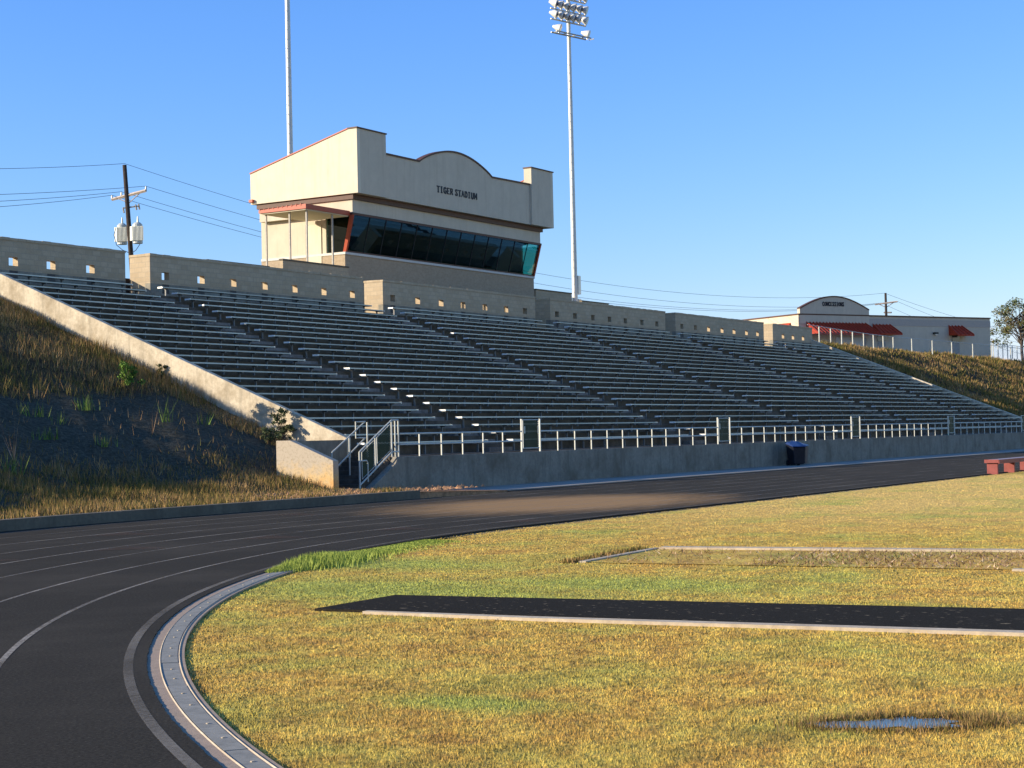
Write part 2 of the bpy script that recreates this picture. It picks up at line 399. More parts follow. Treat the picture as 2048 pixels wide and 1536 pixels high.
def blade_mat(name, stops, s1=0.6):
    k = NT(name); geo = k.n('ShaderNodeNewGeometry')
    f = k.noise(s1, 4, 0.6, vec=geo.outputs['Position'])
    ad = k.n('ShaderNodeMath', operation='MULTIPLY_ADD'); k.l(geo.outputs['Random Per Island'], ad.inputs[0]); ad.inputs[1].default_value = 0.45
    sb = k.n('ShaderNodeMath', operation='SUBTRACT'); k.l(f, sb.inputs[0]); sb.inputs[1].default_value = 0.22; k.l(sb.outputs[0], ad.inputs[2])
    return k.fin(k.ramp(ad.outputs[0], stops), 0.85, spec=0.1)
m_tall = blade_mat('lush_grass', [(0.3, (0.20, 0.27, 0.05)), (0.7, (0.42, 0.48, 0.11))])
m_weeds = blade_mat('embankment_grass', [(0.25, (0.10, 0.10, 0.024)), (0.42, (0.22, 0.18, 0.05)), (0.58, (0.30, 0.175, 0.07)), (0.8, (0.50, 0.33, 0.15))], 0.3)
m_weedg = blade_mat('green_weeds', [(0.3, (0.07, 0.13, 0.025)), (0.7, (0.22, 0.30, 0.07))])
m_shrub = blade_mat('shrub_leaves', [(0.3, (0.045, 0.10, 0.02)), (0.7, (0.16, 0.26, 0.05))])
m_shrubd = blade_mat('dull_shrub_leaves', [(0.3, (0.035, 0.05, 0.02)), (0.7, (0.11, 0.13, 0.06))])
m_treel = blade_mat('autumn_leaves', [(0.25, (0.07, 0.10, 0.035)), (0.5, (0.13, 0.15, 0.05)), (0.7, (0.19, 0.13, 0.07))], 0.4)
m_straw = blade_mat('dead_stalks', [(0.3, (0.10, 0.06, 0.035)), (0.5, (0.24, 0.15, 0.09)), (0.65, (0.42, 0.29, 0.18)), (0.8, (0.66, 0.52, 0.38))], 1.5)
m_bark = simple('bark', (0.10, 0.08, 0.065), 0.95, var=0.3)

def hill_mat(name, ring):
    k = NT(name)
    geo = k.n('ShaderNodeNewGeometry'); pos = geo.outputs['Position']
    a = k.noise(0.5, 5, 0.65, vec=pos); b = k.noise(5, 5, 0.75, vec=pos)
    soil = k.ramp(b, [(0.35, (0.045, 0.028, 0.014)), (0.7, (0.15, 0.09, 0.042))])
    k.bump(b, 0.8, 0.08)
    if not ring: return k.fin(soil, 0.95, spec=0.1)
    # grey-green erosion blanket laid as a band across the middle of the slope
    mat_ = k.ramp(k.noise(9, 5, 0.8, vec=pos, stretch=(1, 1, 1)), [(0.35, (0.034, 0.032, 0.023)), (0.55, (0.080, 0.073, 0.052)), (0.75, (0.17, 0.15, 0.105))])
    vd = k.n('ShaderNodeVectorMath', operation='SUBTRACT'); k.l(pos, vd.inputs[0]); vd.inputs[1].default_value = (CX, CY, 0)
    sp = k.n('ShaderNodeSeparateXYZ'); k.l(vd.outputs[0], sp.inputs[0])
    mn = k.n('ShaderNodeMath', operation='MINIMUM'); k.l(sp.outputs[0], mn.inputs[0]); mn.inputs[1].default_value = 0
    cb = k.n('ShaderNodeCombineXYZ'); k.l(mn.outputs[0], cb.inputs[0]); k.l(sp.outputs[1], cb.inputs[1])
    ln = k.n('ShaderNodeVectorMath', operation='LENGTH'); k.l(cb.outputs[0], ln.inputs[0])
    ad = k.n('ShaderNodeMath', operation='MULTIPLY_ADD'); k.l(a, ad.inputs[0]); ad.inputs[1].default_value = 5.0; k.l(ln.outputs['Value'], ad.inputs[2])
    mr = k.n('ShaderNodeMapRange'); k.l(ad.outputs[0], mr.inputs[0]); mr.inputs[1].default_value = 49.3; mr.inputs[2].default_value = 50.2; mr.inputs[3].default_value = 1; mr.inputs[4].default_value = 0
    return k.fin(k.mix(mr.outputs[0], soil, mat_), 0.95, spec=0.1)
m_plateau = simple('plateau_grass', (0.13, 0.12, 0.045), 0.95, var=0.4, scale=0.3)
m_ground = simple('bare_earth', (0.16, 0.12, 0.07), 0.95, var=0.3, scale=0.4)

# ------------------------------------------------------------------ layout numbers (metres)
CX, CY = 27.62, -9.53             # centre of the track bend
R_IN, R_OUT = 25.93, 36.03
Y_IN, Y_OUT = CY+R_IN, CY+R_OUT   # straight
YF, HW = 29.648, 1.096            # front wall
Y1, Z1, D, RI = 31.082, 1.5347, 0.7057, 0.27727
XA, SEC, NROW = 51.107, 15.86, 24
YB = 48.23
XL, XR = 42.0, 123.6

m_hill = hill_mat('embankment_soil', True); m_hill2 = hill_mat('far_embankment_soil', False)
# ------------------------------------------------------------------ ground sheets
g = MB().add([(-3000, -3000, -0.06), (5000, -3000, -0.06), (5000, 3000, -0.06), (-3000, 3000, -0.06)], [(0, 1, 2, 3)]).build('ground', m_ground)
tag(g, kind='structure')

def bend(r, a0=math.radians(265), a1=math.pi/2, n=120):
    return [(CX+r*math.cos(a0+(a1-a0)*i/n), CY+r*math.sin(a0+(a1-a0)*i/n)) for i in range(n+1)]
XS_STRAIGHT = [CX+i*6 for i in range(1, 61)]
def strip(r0, r1, z, name, mat, xs=None, a0=math.radians(265), a1=math.pi/2, n=160, zt=None):
    p0 = bend(r0, a0, a1, n); p1 = bend(r1, a0, a1, n)
    if xs is None: xs = XS_STRAIGHT
    if a1 == math.pi/2:
        p0 += [(x, CY+r0) for x in xs]; p1 += [(x, CY+r1) for x in xs]
    vs = [(x, y, z) for x, y in p0] + [(x, y, z) for x, y in p1]; k = len(p0)
    return MB().add(vs, [(i, i+1, k+i+1, k+i) for i in range(k-1)]).build(name, mat)

# running track: raised 3 cm above the drain, with real thickness
def slab(r0, r1, z0, z1, name, mat, xs=None, a0=math.radians(265), n=200, parent=None, a1=math.pi/2, jag=0.0):
    p0 = bend(r0, a0, a1, n); p1 = bend(r1, a0, a1, n)
    if xs is None: xs = XS_STRAIGHT
    if a1 == math.pi/2:
        p0 += [(x, CY+r0) for x in xs]; p1 += [(x, CY+r1) for x in xs]
    if jag:
        q = []
        for (x, y) in p0:
            dd = jag*(random.random()-0.5); d0 = math.hypot(x-CX, y-CY) if x < CX else 1
            q.append((x+(x-CX)/d0*dd, y+(y-CY)/d0*dd) if x < CX else (x, y+dd))
        p0 = q
    k = len(p0); m = MB()
    vs = [(x, y, z1) for x, y in p0] + [(x, y, z1) for x, y in p1] + [(x, y, z0) for x, y in p0] + [(x, y, z0) for x, y in p1]
    fs = []
    for i in range(k-1):
        fs += [(i, i+1, k+i+1, k+i), (2*k+i, 2*k+i+1, i+1, i), (k+i, k+i+1, 3*k+i+1, 3*k+i)]
    fs += [(0, k, 3*k, 2*k), (k-1, 2*k+k-1, 3*k+k-1, k+k-1)]
    return m.add(vs, fs).build(name, mat, parent)
tr = slab(R_IN, R_OUT-0.004, -0.05, 0.0, 'running_track', m_track, n=1400, jag=0.012); tag(tr, kind='structure')

lines = MB(); faded = MB()
for i in range(9):
    r = (26.07, 27.05, 28.1, 29.3, 30.45, 31.65, 33.0, 34.3, 35.5)[i]; hw_ = 0.036 if i == 0 else 0.026
    p0 = bend(r-hw_, n=220); p1 = bend(r+hw_, n=220)
    p0 += [(x, CY+r-hw_) for x in XS_STRAIGHT]; p1 += [(x, CY+r+hw_) for x in XS_STRAIGHT]
    k = len(p0)
    (faded if i == 0 else lines).add([(x, y, 0.004) for x, y in p0]+[(x, y, 0.004) for x, y in p1], [(j, j+1, k+j+1, k+j) for j in range(k-1)])
tag(lines.build('lane_lines', m_line), kind='structure'); tag(faded.build('faded_lane_line', m_fade), kind='structure')
# staggered exchange marks painted between the lane lines
marks = MB()
for (r_o, r_i, a_) in ((30.4, 29.35, 104.2), (29.25, 28.2, 98.9), (31.6, 30.5, 108.9), (34.25, 33.1, 85.6), (28.05, 27.1, 93.8), (32.95, 31.7, 97.5), (27.02, 26.15, 88.0)):
    a = math.radians(a_); da = 0.55/r_o
    q_ = [(CX+r*math.cos(a+t), CY+r*math.sin(a+t), 0.007) for r, t in ((r_o-.03, -da), (r_o-.03, da), (r_i, 0.002), (r_i, -0.002))]
    marks.add(q_, [(0, 1, 2, 3)])
tag(marks.build('exchange_marks', m_mark), kind='structure')

# drain channel on the inside of the bend
a_dr = math.radians(113.0)
ap = slab(25.64, R_IN-0.003+0.02, -0.08, -0.0095, 'drain_apron', m_apron, xs=[], n=200, a1=a_dr); tag(ap, kind='structure')
dr = empty('trench_drain'); tag(dr, 'long curved trench drain with grey metal cover plates along the inner track edge', 'drain')
seg = 30; a0 = math.radians(262); a1 = a_dr
nseg = int((a0-a1)*25.74/1.3)
for i in range(nseg):
    t0 = a0+(a1-a0)*i/nseg; t1 = a0+(a1-a0)*(i+1)/nseg - 0.0006
    m = MB(); q = 5
    ra, rb = 25.695, 25.82
    ang = [t0+(t1-t0)*j/q for j in range(q+1)]
    zz = -0.006 + random.uniform(-0.003, 0.003)
    vs = [(CX+r*math.cos(a), CY+r*math.sin(a), zz) for r in (ra, rb) for a in ang] + [(CX+r*math.cos(a), CY+r*math.sin(a), -0.03) for r in (ra, rb) for a in ang]
    n_ = q+1; fs = []
    for j in range(q): fs += [(j, j+1, n_+j+1, n_+j), (2*n_+j, 2*n_+j+1, j+1, j), (n_+j, n_+j+1, 3*n_+j+1, 3*n_+j)]
    fs += [(0, n_, 3*n_, 2*n_), (q, 2*n_+q, 3*n_+q, n_+q)]
    m.add(vs, fs)
    o = m.build('cover_plate', m_grate, dr)
    for fr in (0.3, 0.7):
        aa = t0+(t1-t0)*fr; c_ = Vector((CX+25.75*math.cos(aa), CY+25.75*math.sin(aa), zz))
        MB().tube([c_, c_+Vector((0, 0, 0.006))], 0.012, 6).build('bolt', m_pale, o)
rim = MB()
for r in (25.68, 25.83):
    rim.tube([(x, y, -0.010) for x, y in bend(r, a0, a1, 200)], 0.007, 4)
rim.build('edge_rail', m_pale, dr)

# ------------------------------------------------------------------ lawn
def lawn_poly(r):
    pts = bend(r, math.radians(265), math.pi/2, 160) + [(400, CY+r), (400, -60), (CX-2, -60)]
    return pts
lp = lawn_poly(25.68)
RUN = [(13.62, 10.66), (15.08, 10.72), (16.6, -5.0), (14.75, -5.0), (14.12, 3.76)]
lawn = MB().add([(x, y, -0.03) for x, y in lp], [tuple(range(len(lp)))[::-1]]).build('lawn', m_lawn); tag(lawn, kind='structure')
# straight part between lawn and track: little soil edge
ed = MB().add([(CX-12, CY+25.6, -0.034), (400, CY+25.6, -0.034), (400, CY+25.96, -0.034), (CX-12, CY+25.96, -0.034)], [(0, 1, 2, 3)]).build('turf_edge', m_ground); tag(ed, kind='structure')

# pole-vault / jump runway with its pale edging
rw = MB().prism([(13.62, 10.66), (15.1, 10.72), (15.82, 4.19), (16.5, -4), (14.75, -4), (14.12, 3.76)][::-1], 'z', -0.04, -0.005).build('jump_runway', m_runway); tag(rw, kind='structure')
ke = MB().prism([(13.615, 10.0), (13.70, 8.2), (14.12, 3.76), (14.74, -4), (14.57, -4), (13.96, 3.70), (13.56, 8.2), (13.53, 10.0)], 'z', -0.04, 0.0).build('runway_kerb', m_pale); tag(ke, kind='structure')

# sand pit overgrown with dead stalks
pit = empty('jump_pit', (0, 0, 0)); tag(pit, 'overgrown long jump pit with pale concrete border and dead stalks, beyond the black runway', 'sand pit')
P = [(19.85, 11.05), (22.45, 11.25), (23.9, -2.0), (20.6, -2.0)]
MB().add([(x, y, -0.02) for x, y in P], [(3, 2, 1, 0)]).build('pit_fill', m_lawn, pit)
def kerb(a, b, w_, z0, z1):
    a = Vector(a); b = Vector(b); t = (b-a).normalized(); n_ = Vector((-t.y, t.x))*w_/2
    return MB().prism([tuple(a-n_), tuple(b-n_), tuple(b+n_), tuple(a+n_)], 'z', z0, z1)
kerb(P[0], P[1], 0.10, -0.05, -0.005).build('border', m_pale, pit)
kerb((P[1][0], P[1][1]-0.08), P[2], 0.24, -0.05, 0.01).build('border', m_pale, pit)
kerb((20.12, 5.45), (20.5, -1.9), 0.14, -0.05, -0.005).build('border', m_pale, pit)

# grass blades -------------------------------------------------------
def blades(name, pos, h, wd, mat, lean=0.5, kind='stuff', parent=None):
    n = len(pos)
    az = rng.uniform(0, 2*np.pi, n); la = rng.uniform(0, 2*np.pi, n); le = rng.uniform(0, lean, n)*h
    dx = np.cos(az)*wd/2; dy = np.sin(az)*wd/2
    v = np.empty((n, 3, 3))
    v[:, 0] = pos; v[:, 0, 0] -= dx; v[:, 0, 1] -= dy
    v[:, 1] = pos; v[:, 1, 0] += dx; v[:, 1, 1] += dy
    v[:, 2] = pos; v[:, 2, 0] += np.cos(la)*le; v[:, 2, 1] += np.sin(la)*le; v[:, 2, 2] += h
    me = bpy.data.meshes.new(name)
    me.vertices.add(3*n); me.vertices.foreach_set('co', v.reshape(-1))
    me.loops.add(3*n); me.loops.foreach_set('vertex_index', np.arange(3*n, dtype=np.int32))
    me.polygons.add(n); me.polygons.foreach_set('loop_start', np.arange(0, 3*n, 3, dtype=np.int32))
    me.update(calc_edges=True); me.materials.append(mat)
    o = bpy.data.objects.new(name, me); col.objects.link(o)
    if parent: o.parent = parent
    elif kind: tag(o, kind=kind)
    return o

def in_poly(x, y, poly):
    c = np.zeros(len(x), bool); n = len(poly)
    for i in range(n):
        x0, y0 = poly[i]; x1, y1 = poly[(i+1) % n]
        k = ((y0 > y) != (y1 > y)) & (x < (x1-x0)*(y-y0)/(y1-y0+1e-12)+x0); c ^= k
    return c
RW = [(13.5, 8.2), (13.58, 10.68), (15.12, 10.74), (15.84, 4.19), (16.6, -4), (14.5, -4), (13.92, 3.70)]
PUD = (9.62, 3.28)
def puddle_r(x, y):
    dx = (x-PUD[0]); dy = (y-PUD[1])
    a = np.arctan2(dy, dx)
    wob = 1+0.22*np.sin(3*a+1)+0.15*np.sin(7*a)+0.1*np.sin(13*a+2)
    # long axis lies across the view
    u = dx*0.52-dy*0.854; v_ = dx*0.854+dy*0.52
    return np.hypot(u/0.40, v_/0.15)/wob
def lawn_ok(x, y):
    inside = np.where(x < CX, np.hypot(x-CX, y-CY) < 25.66+0.03*rng.standard_normal(len(x)), y < CY+25.86+0.03*rng.standard_normal(len(x)))
    inside |= (np.hypot(x-CX, y-CY) < 25.9) & (x > 17.3) & (x < CX) & (y > 12)
    return inside & ~in_poly(x, y, RW) & (~in_poly(x, y, P) | (rng.random(len(x)) < 0.6)) & (puddle_r(x, y) > 0.9+0.25*rng.random(len(x)))
N = 760000
lr = rng.uniform(math.log(7.5), math.log(75), N); r = np.exp(lr); th = rng.uniform(math.radians(9), math.radians(56), N)
x = r*np.cos(th); y = r*np.sin(th); ok = lawn_ok(x, y); x, y, r = x[ok], y[ok], r[ok]
h = rng.uniform(0.008, 0.026, len(x))*np.clip(1.15-r/45, 0.4, 1); wd = 0.0042*np.clip(r/9, 1, 5)
tuft = (np.sin(x*9.1+np.sin(y*7.3)*2)+np.sin(y*11.7+x*3.1) > 1.5); h = np.where(tuft, h*1.5, h)
blades('lawn_grass', np.stack([x, y, np.full(len(x), -0.03)], 1), h, wd, m_blade, 0.9)
# lush patch at the track edge
N = 16000
x = rng.uniform(17.1, 23.5, N); e = np.abs(rng.standard_normal(N))*0.35
yc = CY+np.sqrt(np.maximum(25.92**2-(x-CX)**2, 0)); y = yc-e*np.clip((x-16.9)/1.5, 0.15, 1)
hh = rng.uniform(0.04, 0.15, N)*np.exp(-((x-18.7)/1.4)**2)+0.025
blades('lush_grass', np.stack([x, y, np.full(N, -0.03)], 1), hh, np.full(N, 0.014), m_tall, 0.6)
# wispy taller stalks near the puddle
N = 2600
a = rng.uniform(0, 2*np.pi, N); rr = 1.0+np.abs(rng.standard_normal(N))*0.35
x = PUD[0]+(0.52*np.cos(a)*0.42+0.854*np.sin(a)*0.20)*rr; y = PUD[1]+(-0.854*np.cos(a)*0.42+0.52*np.sin(a)*0.20)*rr
keep = puddle_r(x, y) > 1.0
blades('marsh_grass', np.stack([x, y, np.full(N, -0.03)], 1)[keep], rng.uniform(0.02, 0.07, N)[keep], np.full(N, 0.005)[keep], m_weeds, 0.8)
# puddle
pp = []
for i in range(90):
    a = 2*math.pi*i/90
    wob = 1+0.22*math.sin(3*a+1)+0.15*math.sin(7*a)+0.1*math.sin(13*a+2)
    # same outline as puddle_r, stepped outward until it reaches 1
    lo, hi = 0.0, 1.2
    for _ in range(24):
        md = (lo+hi)/2
        if puddle_r(np.array([PUD[0]+md*math.cos(a)]), np.array([PUD[1]+md*math.sin(a)]))[0] < 1.08: lo = md
        else: hi = md
    pp.append((PUD[0]+lo*math.cos(a), PUD[1]+lo*math.sin(a)))
kw = NT('puddle_water'); kw.bump(kw.noise(14, 3), 0.02, 0.01); mw = kw.fin((0.03, 0.028, 0.03), 0.06, 0, 0.5)
tag(MB().add([(x_, y_, -0.022) for x_, y_ in pp], [tuple(range(90))]).build('puddle_water', mw), kind='structure')
# dead stalks in the pit
N = 11000
x = rng.uniform(19.9, 23.6, N); y = rng.uniform(-1.9, 11.1, N); k_ = in_poly(x, y, P) & ((x < 22.3) | (rng.random(N) < .7))
k_ &= ~((y > 8.8) & (rng.random(N) < .75)); x, y = x[k_], y[k_]
so_ = blades('dead_stalks', np.stack([x, y, np.full(len(x), -0.02)], 1), rng.uniform(0.01, 0.07, len(x)), np.full(len(x), 0.016), m_straw, 3.0, parent=pit); tag(so_, kind='stuff')
N = 1500
t_ = rng.random(N); x = 19.7+2.7*t_; y = 11.12+0.2*t_+0.1+0.06*rng.standard_normal(N); 
blades('weed_fringe', np.stack([x, y, np.full(N, -0.03)], 1), rng.uniform(0.02, 0.08, N), np.full(N, 0.02), m_weeds, 0.8)

# ------------------------------------------------------------------ embankments
def prof(s):
    return np.interp(s, [-1, 0, 3.0, 5.0, 6.8, 21.8, 24, 60], [0.15, 0.17, 0.24, 0.62, 1.55, 7.75, 7.95, 8.0])
def undul(x, y, amp):
    return amp*(np.sin(x*0.55+1.3*np.sin(y*0.31))+np.sin(y*0.75+x*0.37)*0.8+0.6*np.sin(x*1.7-y*1.1)+0.55*np.sin(x*3.1+y*2.3+np.sin(y))+0.3*np.sin(5.3*x-4.1*y))
def hill_z(a_or_x, s, straight):
    pass
def hill_point(path, s):
    """path < 0: along the straight measured from x=CX ; > 0: angle beyond 90 deg"""
    r = R_OUT+0.28+s
    x = np.where(path <= 0, CX-path, CX+r*np.cos(np.pi/2+np.maximum(path, 0)))
    y = np.where(path <= 0, CY+r, CY+r*np.sin(np.pi/2+np.maximum(path, 0)))
    near = np.clip((s-1.0)/4, 0, 1)*np.clip((23-s)/3, 0, 1)*np.clip((42.5-x)/6, 0.25, 1)
    z = prof(s)+undul(x, y, 0.085)*near
    return x, y, z
XW, YW = 38.87, 31.5
paths = np.concatenate([-(np.unique(np.concatenate([np.linspace(CX, XW, 46), np.linspace(XW, XL, 14)]))[::-1]-CX), np.linspace(0.008, 2.6, 230)])
ss = np.unique(np.concatenate([np.linspace(0, YW-Y_OUT-0.28, 24), np.linspace(YW-Y_OUT-0.28, 24, 80), np.array([30, 40, 60])]))
pg, sg = np.meshgrid(paths, ss, indexing='ij')
hx, hy, hz = hill_point(pg, sg)
hl = grid_mesh('embankment', np.stack([hx, hy, hz], -1), lambda c: not (c[0] > XW and c[1] < YW), m_hill); tag(hl, kind='structure')
# earth landing in front of the stair
land = MB().add([(XW+0.2, 26.75, 0.17), (43.6, 26.75, 0.03), (43.6, YF, 0.03), (40.4, YF, 0.22), (XW+0.2, YF, 0.25)], [(0, 1, 2, 3, 4)])
land.add([(XW+0.2, YF, 0.25), (40.4, YF, 0.22), (40.4, YW, 0.22), (XW+0.2, YW, 0.25)], [(0, 1, 2, 3)])
land.add([(XW+0.2, 26.75, 0.17), (XW-0.0, 26.75, 0.17), (XW-0.0, YF, 0.24), (XW+0.2, YF, 0.25)], [(0, 3, 2, 1)])
land.add([(XW-0.0, Y_OUT+.272, 0.17), (38.62, Y_OUT+.272, 0.17), (43.6, Y_OUT+.272, 0.03), (43.6, 26.75, 0.03), (XW+0.2, 26.75, 0.17), (XW-0.0, 26.75, 0.17)], [(0, 1, 2, 3, 4, 5)])
land.add([(38.62, Y_OUT+.272, 0.17), (43.6, Y_OUT+.272, 0.03), (43.6, Y_OUT+.272, -0.05), (38.62, Y_OUT+.272, -0.05)], [(0, 1, 2, 3)])
land.add([(43.6, Y_OUT+.272, 0.031), (43.6, YF, 0.031), (43.6, YF, -0.05), (43.6, Y_OUT+.272, -0.05)], [(0, 1, 2, 3)])
tag(land.build('dirt_landing', m_soil), kind='structure')
# plateau behind the stand out to the horizon, and right-hand embankment
def rprof(Y): return np.interp(Y, [27, 29.6, 31.2, 47.6, 49.2, 60, 200], [0.1, 0.3, 1.25, 7.9, 8.25, 8.35, 8.5])
xr = np.concatenate([[123.62], np.linspace(124.5, 210, 120), np.linspace(215, 700, 20)]); yr = np.concatenate([np.linspace(27.4, 49.6, 50), np.linspace(52, 130, 14), [300, 900, 2500]])
gx, gy = np.meshgrid(xr, yr, indexing='ij'); near = np.clip((gx-123.62)/3, 0, 1)*np.clip((gy-29)/3, 0, 1)*np.clip((52-gy)/3, 0, 1)
gz = rprof(gy)+undul(gx*0.8, gy, 0.09)*near
hr = grid_mesh('far_embankment', np.stack([gx, gy, gz], -1), None, m_hill2); tag(hr, kind='structure')
pl = MB().add([(-2500, YB+0.4, 7.62), (123.62, YB+0.4, 7.62), (123.62, 2500, 7.62), (-2500, 2500, 7.62)], [(0, 1, 2, 3)]).build('plateau', m_plateau); tag(pl, kind='structure')

# weeds on the near embankment: thick near the toe and the top, thin where the erosion mat lies
N = 520000
pth = np.where(rng.random(N) < 0.42, -rng.uniform(0, XL-CX-0.05, N), rng.uniform(0, 0.75, N)); s = rng.uniform(0.0, 22.5, N)
x, y, z = hill_point(pth, s)
nz = 0.5+0.5*np.sin(x*0.9+np.sin(y*0.8)*1.7)*np.sin(y*1.1+np.sin(x*0.6)*2)
dens = np.interp(s, [0, 3.0, 5.6, 6.6, 10.3, 11.3, 15.0, 16.0, 22.5], [0.75, 0.70, 0.50, 0.035, 0.03, 0.65, 0.60, 0.85, 0.95])*(0.35+0.65*nz)
dens = np.where((x < 20.5) & (s < 6.5) & (s > 1.2), dens*0.30, dens)
dens = np.where((x > 33) & (s > 6) & (s < 16), dens*0.35, dens)
dens = np.where((XL-x < 1.1+0.5*nz) & (x > 30), np.maximum(dens, 0.5), dens)
k_ = (rng.random(N) < dens) & ~((x > XW-0.03) & (y < YW+0.1))
x, y, z, s = x[k_], y[k_], z[k_], s[k_]
hh = rng.uniform(0.07, 0.22, len(x))*np.where(s > 15, 1.2, np.where(s > 10, 1.9, np.where(s < 3, 1.0, 1.3)))*(0.6+0.7*nz[k_])
blades('embankment_weeds', np.stack([x, y, z-0.02], 1), hh, np.full(len(x), 0.022), m_weeds, 0.7)
# weeds on the far embankment
N = 90000
x = 123.8+rng.random(N)**1.4*95; y = rng.uniform(29.5, 50.5, N)
near = np.clip((x-123.62)/3, 0, 1)*np.clip((y-29)/3, 0, 1)*np.clip((52-y)/3, 0, 1); z = rprof(y)+undul(x*0.8, y, 0.09)*near
nz = 0.5+0.5*np.sin(x*0.5+np.sin(y*0.8)*1.7)*np.sin(y*0.9+np.sin(x*0.4)*2)
k_ = rng.random(N) < 0.25+0.75*nz
x, y, z, nz = x[k_], y[k_], z[k_], nz[k_]
blades('far_weeds', np.stack([x, y, z-0.02], 1), rng.uniform(0.12, 0.35, len(x))*(0.7+0.8*nz), np.full(len(x), 0.09), m_weeds, 0.7)

# outer kerb of the track on the embankment side
m = MB(); pk = bend(1, math.radians(230), math.pi/2, 150)
def kerbring(r0, r1, z0, z1, xe):
    p0 = bend(r0, math.radians(200), math.pi/2, 150)+[(xe, CY+r0)]; p1 = bend(r1, math.radians(200), math.pi/2, 150)+[(xe, CY+r1)]
    k = len(p0); vs = [(x, y, z) for z in (z0, z1) for p in (p0, p1) for x, y in p]
    fs = []
    for i in range(k-1): fs += [(2*k+i, 2*k+i+1, 3*k+i+1, 3*k+i), (i, i+1, 2*k+i+1, 2*k+i), (k+i, k+i+1, 3*k+i+1, 3*k+i)]
    fs += [(k-1, 2*k-1, 4*k-1, 3*k-1), (0, k, 3*k, 2*k)]
    return MB().add(vs, fs)
kb = kerbring(R_OUT, R_OUT+0.27, -0.05, 0.225, 38.6).build('outer_kerb', m_curb); tag(kb, 'low weathered concrete kerb between track and weedy embankment', 'kerb')
# reddish dirt heap at the end of the kerb
cl = []
N = 1500
heap = MB()
for i in range(900):
    t = rng.random(); x = 33.5+8.6*t+rng.normal()*0.5; y = 27.1+rng.random()**1.5*2.3; s_ = rng.uniform(0.03, 0.12)
    z = float(prof(y-Y_OUT-0.28)) if x < XW else 0.17
    pts = []
    for q in ((1,0,0),(-1,0,0),(0,1,0),(0,-1,0),(0,0,1)): pts.append((x+q[0]*s_*rng.uniform(.6,1.3), y+q[1]*s_*rng.uniform(.6,1.3), z-0.01+q[2]*s_*rng.uniform(.5,1.1)))
    heap.add(pts, [(0,2,4),(2,1,4),(1,3,4),(3,0,4)])
tag(heap.build('dirt_clods', m_soil), kind='stuff')

# sidewalk under the front wall
sw = MB().box(43.6, 330, Y_OUT+0.42, YF-0.004, -0.05, 0.03).build('sidewalk', m_walk); tag(sw, kind='structure')
pv = MB().box(43.6, 330, Y_OUT-0.0, Y_OUT+0.415, -0.05, 0.006).build('track_shoulder', m_track); tag(pv, kind='structure')

# ------------------------------------------------------------------ grandstand
gs = empty('grandstand', (XL, YF, 0)); tag(gs, 'long stepped concrete grandstand with a low front wall facing the track', 'grandstand')
def gpart(m, name, mat, **kw):
    o = m.build(name, mat, gs, **kw); o.location = (-XL, -YF, 0); return o
# stepped terraces: tread i at height Z1-.41+i*RI from Y1+(i-1)D+.32 to Y1+iD+.32
prof_pts = [(YF+0.25, -0.05), (YF+0.25, Z1-0.41)]
for i in range(NROW):
    yb_ = Y1+i*D+0.32; zt = Z1-0.41+i*RI
    prof_pts.append((yb_, zt))
    if i < NROW-1: prof_pts.append((yb_, zt+RI))
prof_pts += [(YB+0.0, Z1-0.41+(NROW-1)*RI), (YB+0.0, -0.05)]
# keep the top tread up to the back wall
q = [p for p in prof_pts]
q = [p for i, p in enumerate(q) if not (i > 0 and abs(p[0]-q[i-1][0]) < 1e-6 and abs(p[1]-q[i-1][1]) < 1e-6)]
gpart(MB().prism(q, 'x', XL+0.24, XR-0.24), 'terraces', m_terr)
# front wall with the sloping stair stringer at its left end
fw = MB().prism([(40.3, 0.0), (41.95, 0.90), (42.05, HW), (330, HW), (330, -0.05), (40.3, -0.05)], 'y', YF, YF+0.248)
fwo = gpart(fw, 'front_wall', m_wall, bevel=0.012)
# vertical joints of the wall
# cheek walls at both ends
def cheek(x0, x1, name):
    pts = [(YW+0.02, -0.05), (YW+0.02, 1.70)]
    pts += [(YB+1.2, 1.70+0.402*(YB+1.2-YW)), (YB+1.2, -0.05)]
    return gpart(MB().prism(pts, 'x', x0, x1), name, m_cheek, bevel=0.015)
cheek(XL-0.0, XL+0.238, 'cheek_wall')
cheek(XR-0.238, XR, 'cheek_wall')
# aisle steps (half-height blocks) between the seat sections
A0, A1 = 49.37, 51.107
for k in range(5):
    m = MB(); x0 = A0+0.12+k*SEC; x1 = A1-0.12+k*SEC
    for i in range(1, NROW):
        yb_ = Y1+(i-1)*D+0.32; zt = Z1-0.41+i*RI
        m.box(x0, x1, yb_-0.34, yb_-0.003, zt-RI+0.002, zt-RI/2)
        m.box(x0, x1, yb_+0.002, yb_+D-0.36, zt+0.001, zt+0.006)
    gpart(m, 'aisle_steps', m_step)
# stair at the left end
m = MB(); ns = 7
for i in range(ns):
    xa = 40.35+i*0.27; m.box(xa, 42.3 if i == ns-1 else xa+0.27, YF+0.25, YW, -0.05, 0.20+(i+1)*0.9/ns)
m.box(42.3, 42.238+0.06, YF+0.25, YW+0.02, -0.05, 1.098)
gpart(m, 'stair', m_terr)
# landing/walkway behind the front wall at the left end is part of the terraces; stair back wall and wing wall
gpart(MB().box(XW+0.25, XL-0.002, YW, YW+0.22, -0.05, 1.64), 'stair_back_wall', m_wall)
gpart(MB().prism([(YF, -0.05), (YF, 1.055), (YW-0.3, 1.66), (YW+0.22, 1.66), (YW+0.22, -0.05)], 'x', XW, XW+0.248), 'wing_wall', m_wing, bevel=0.012)

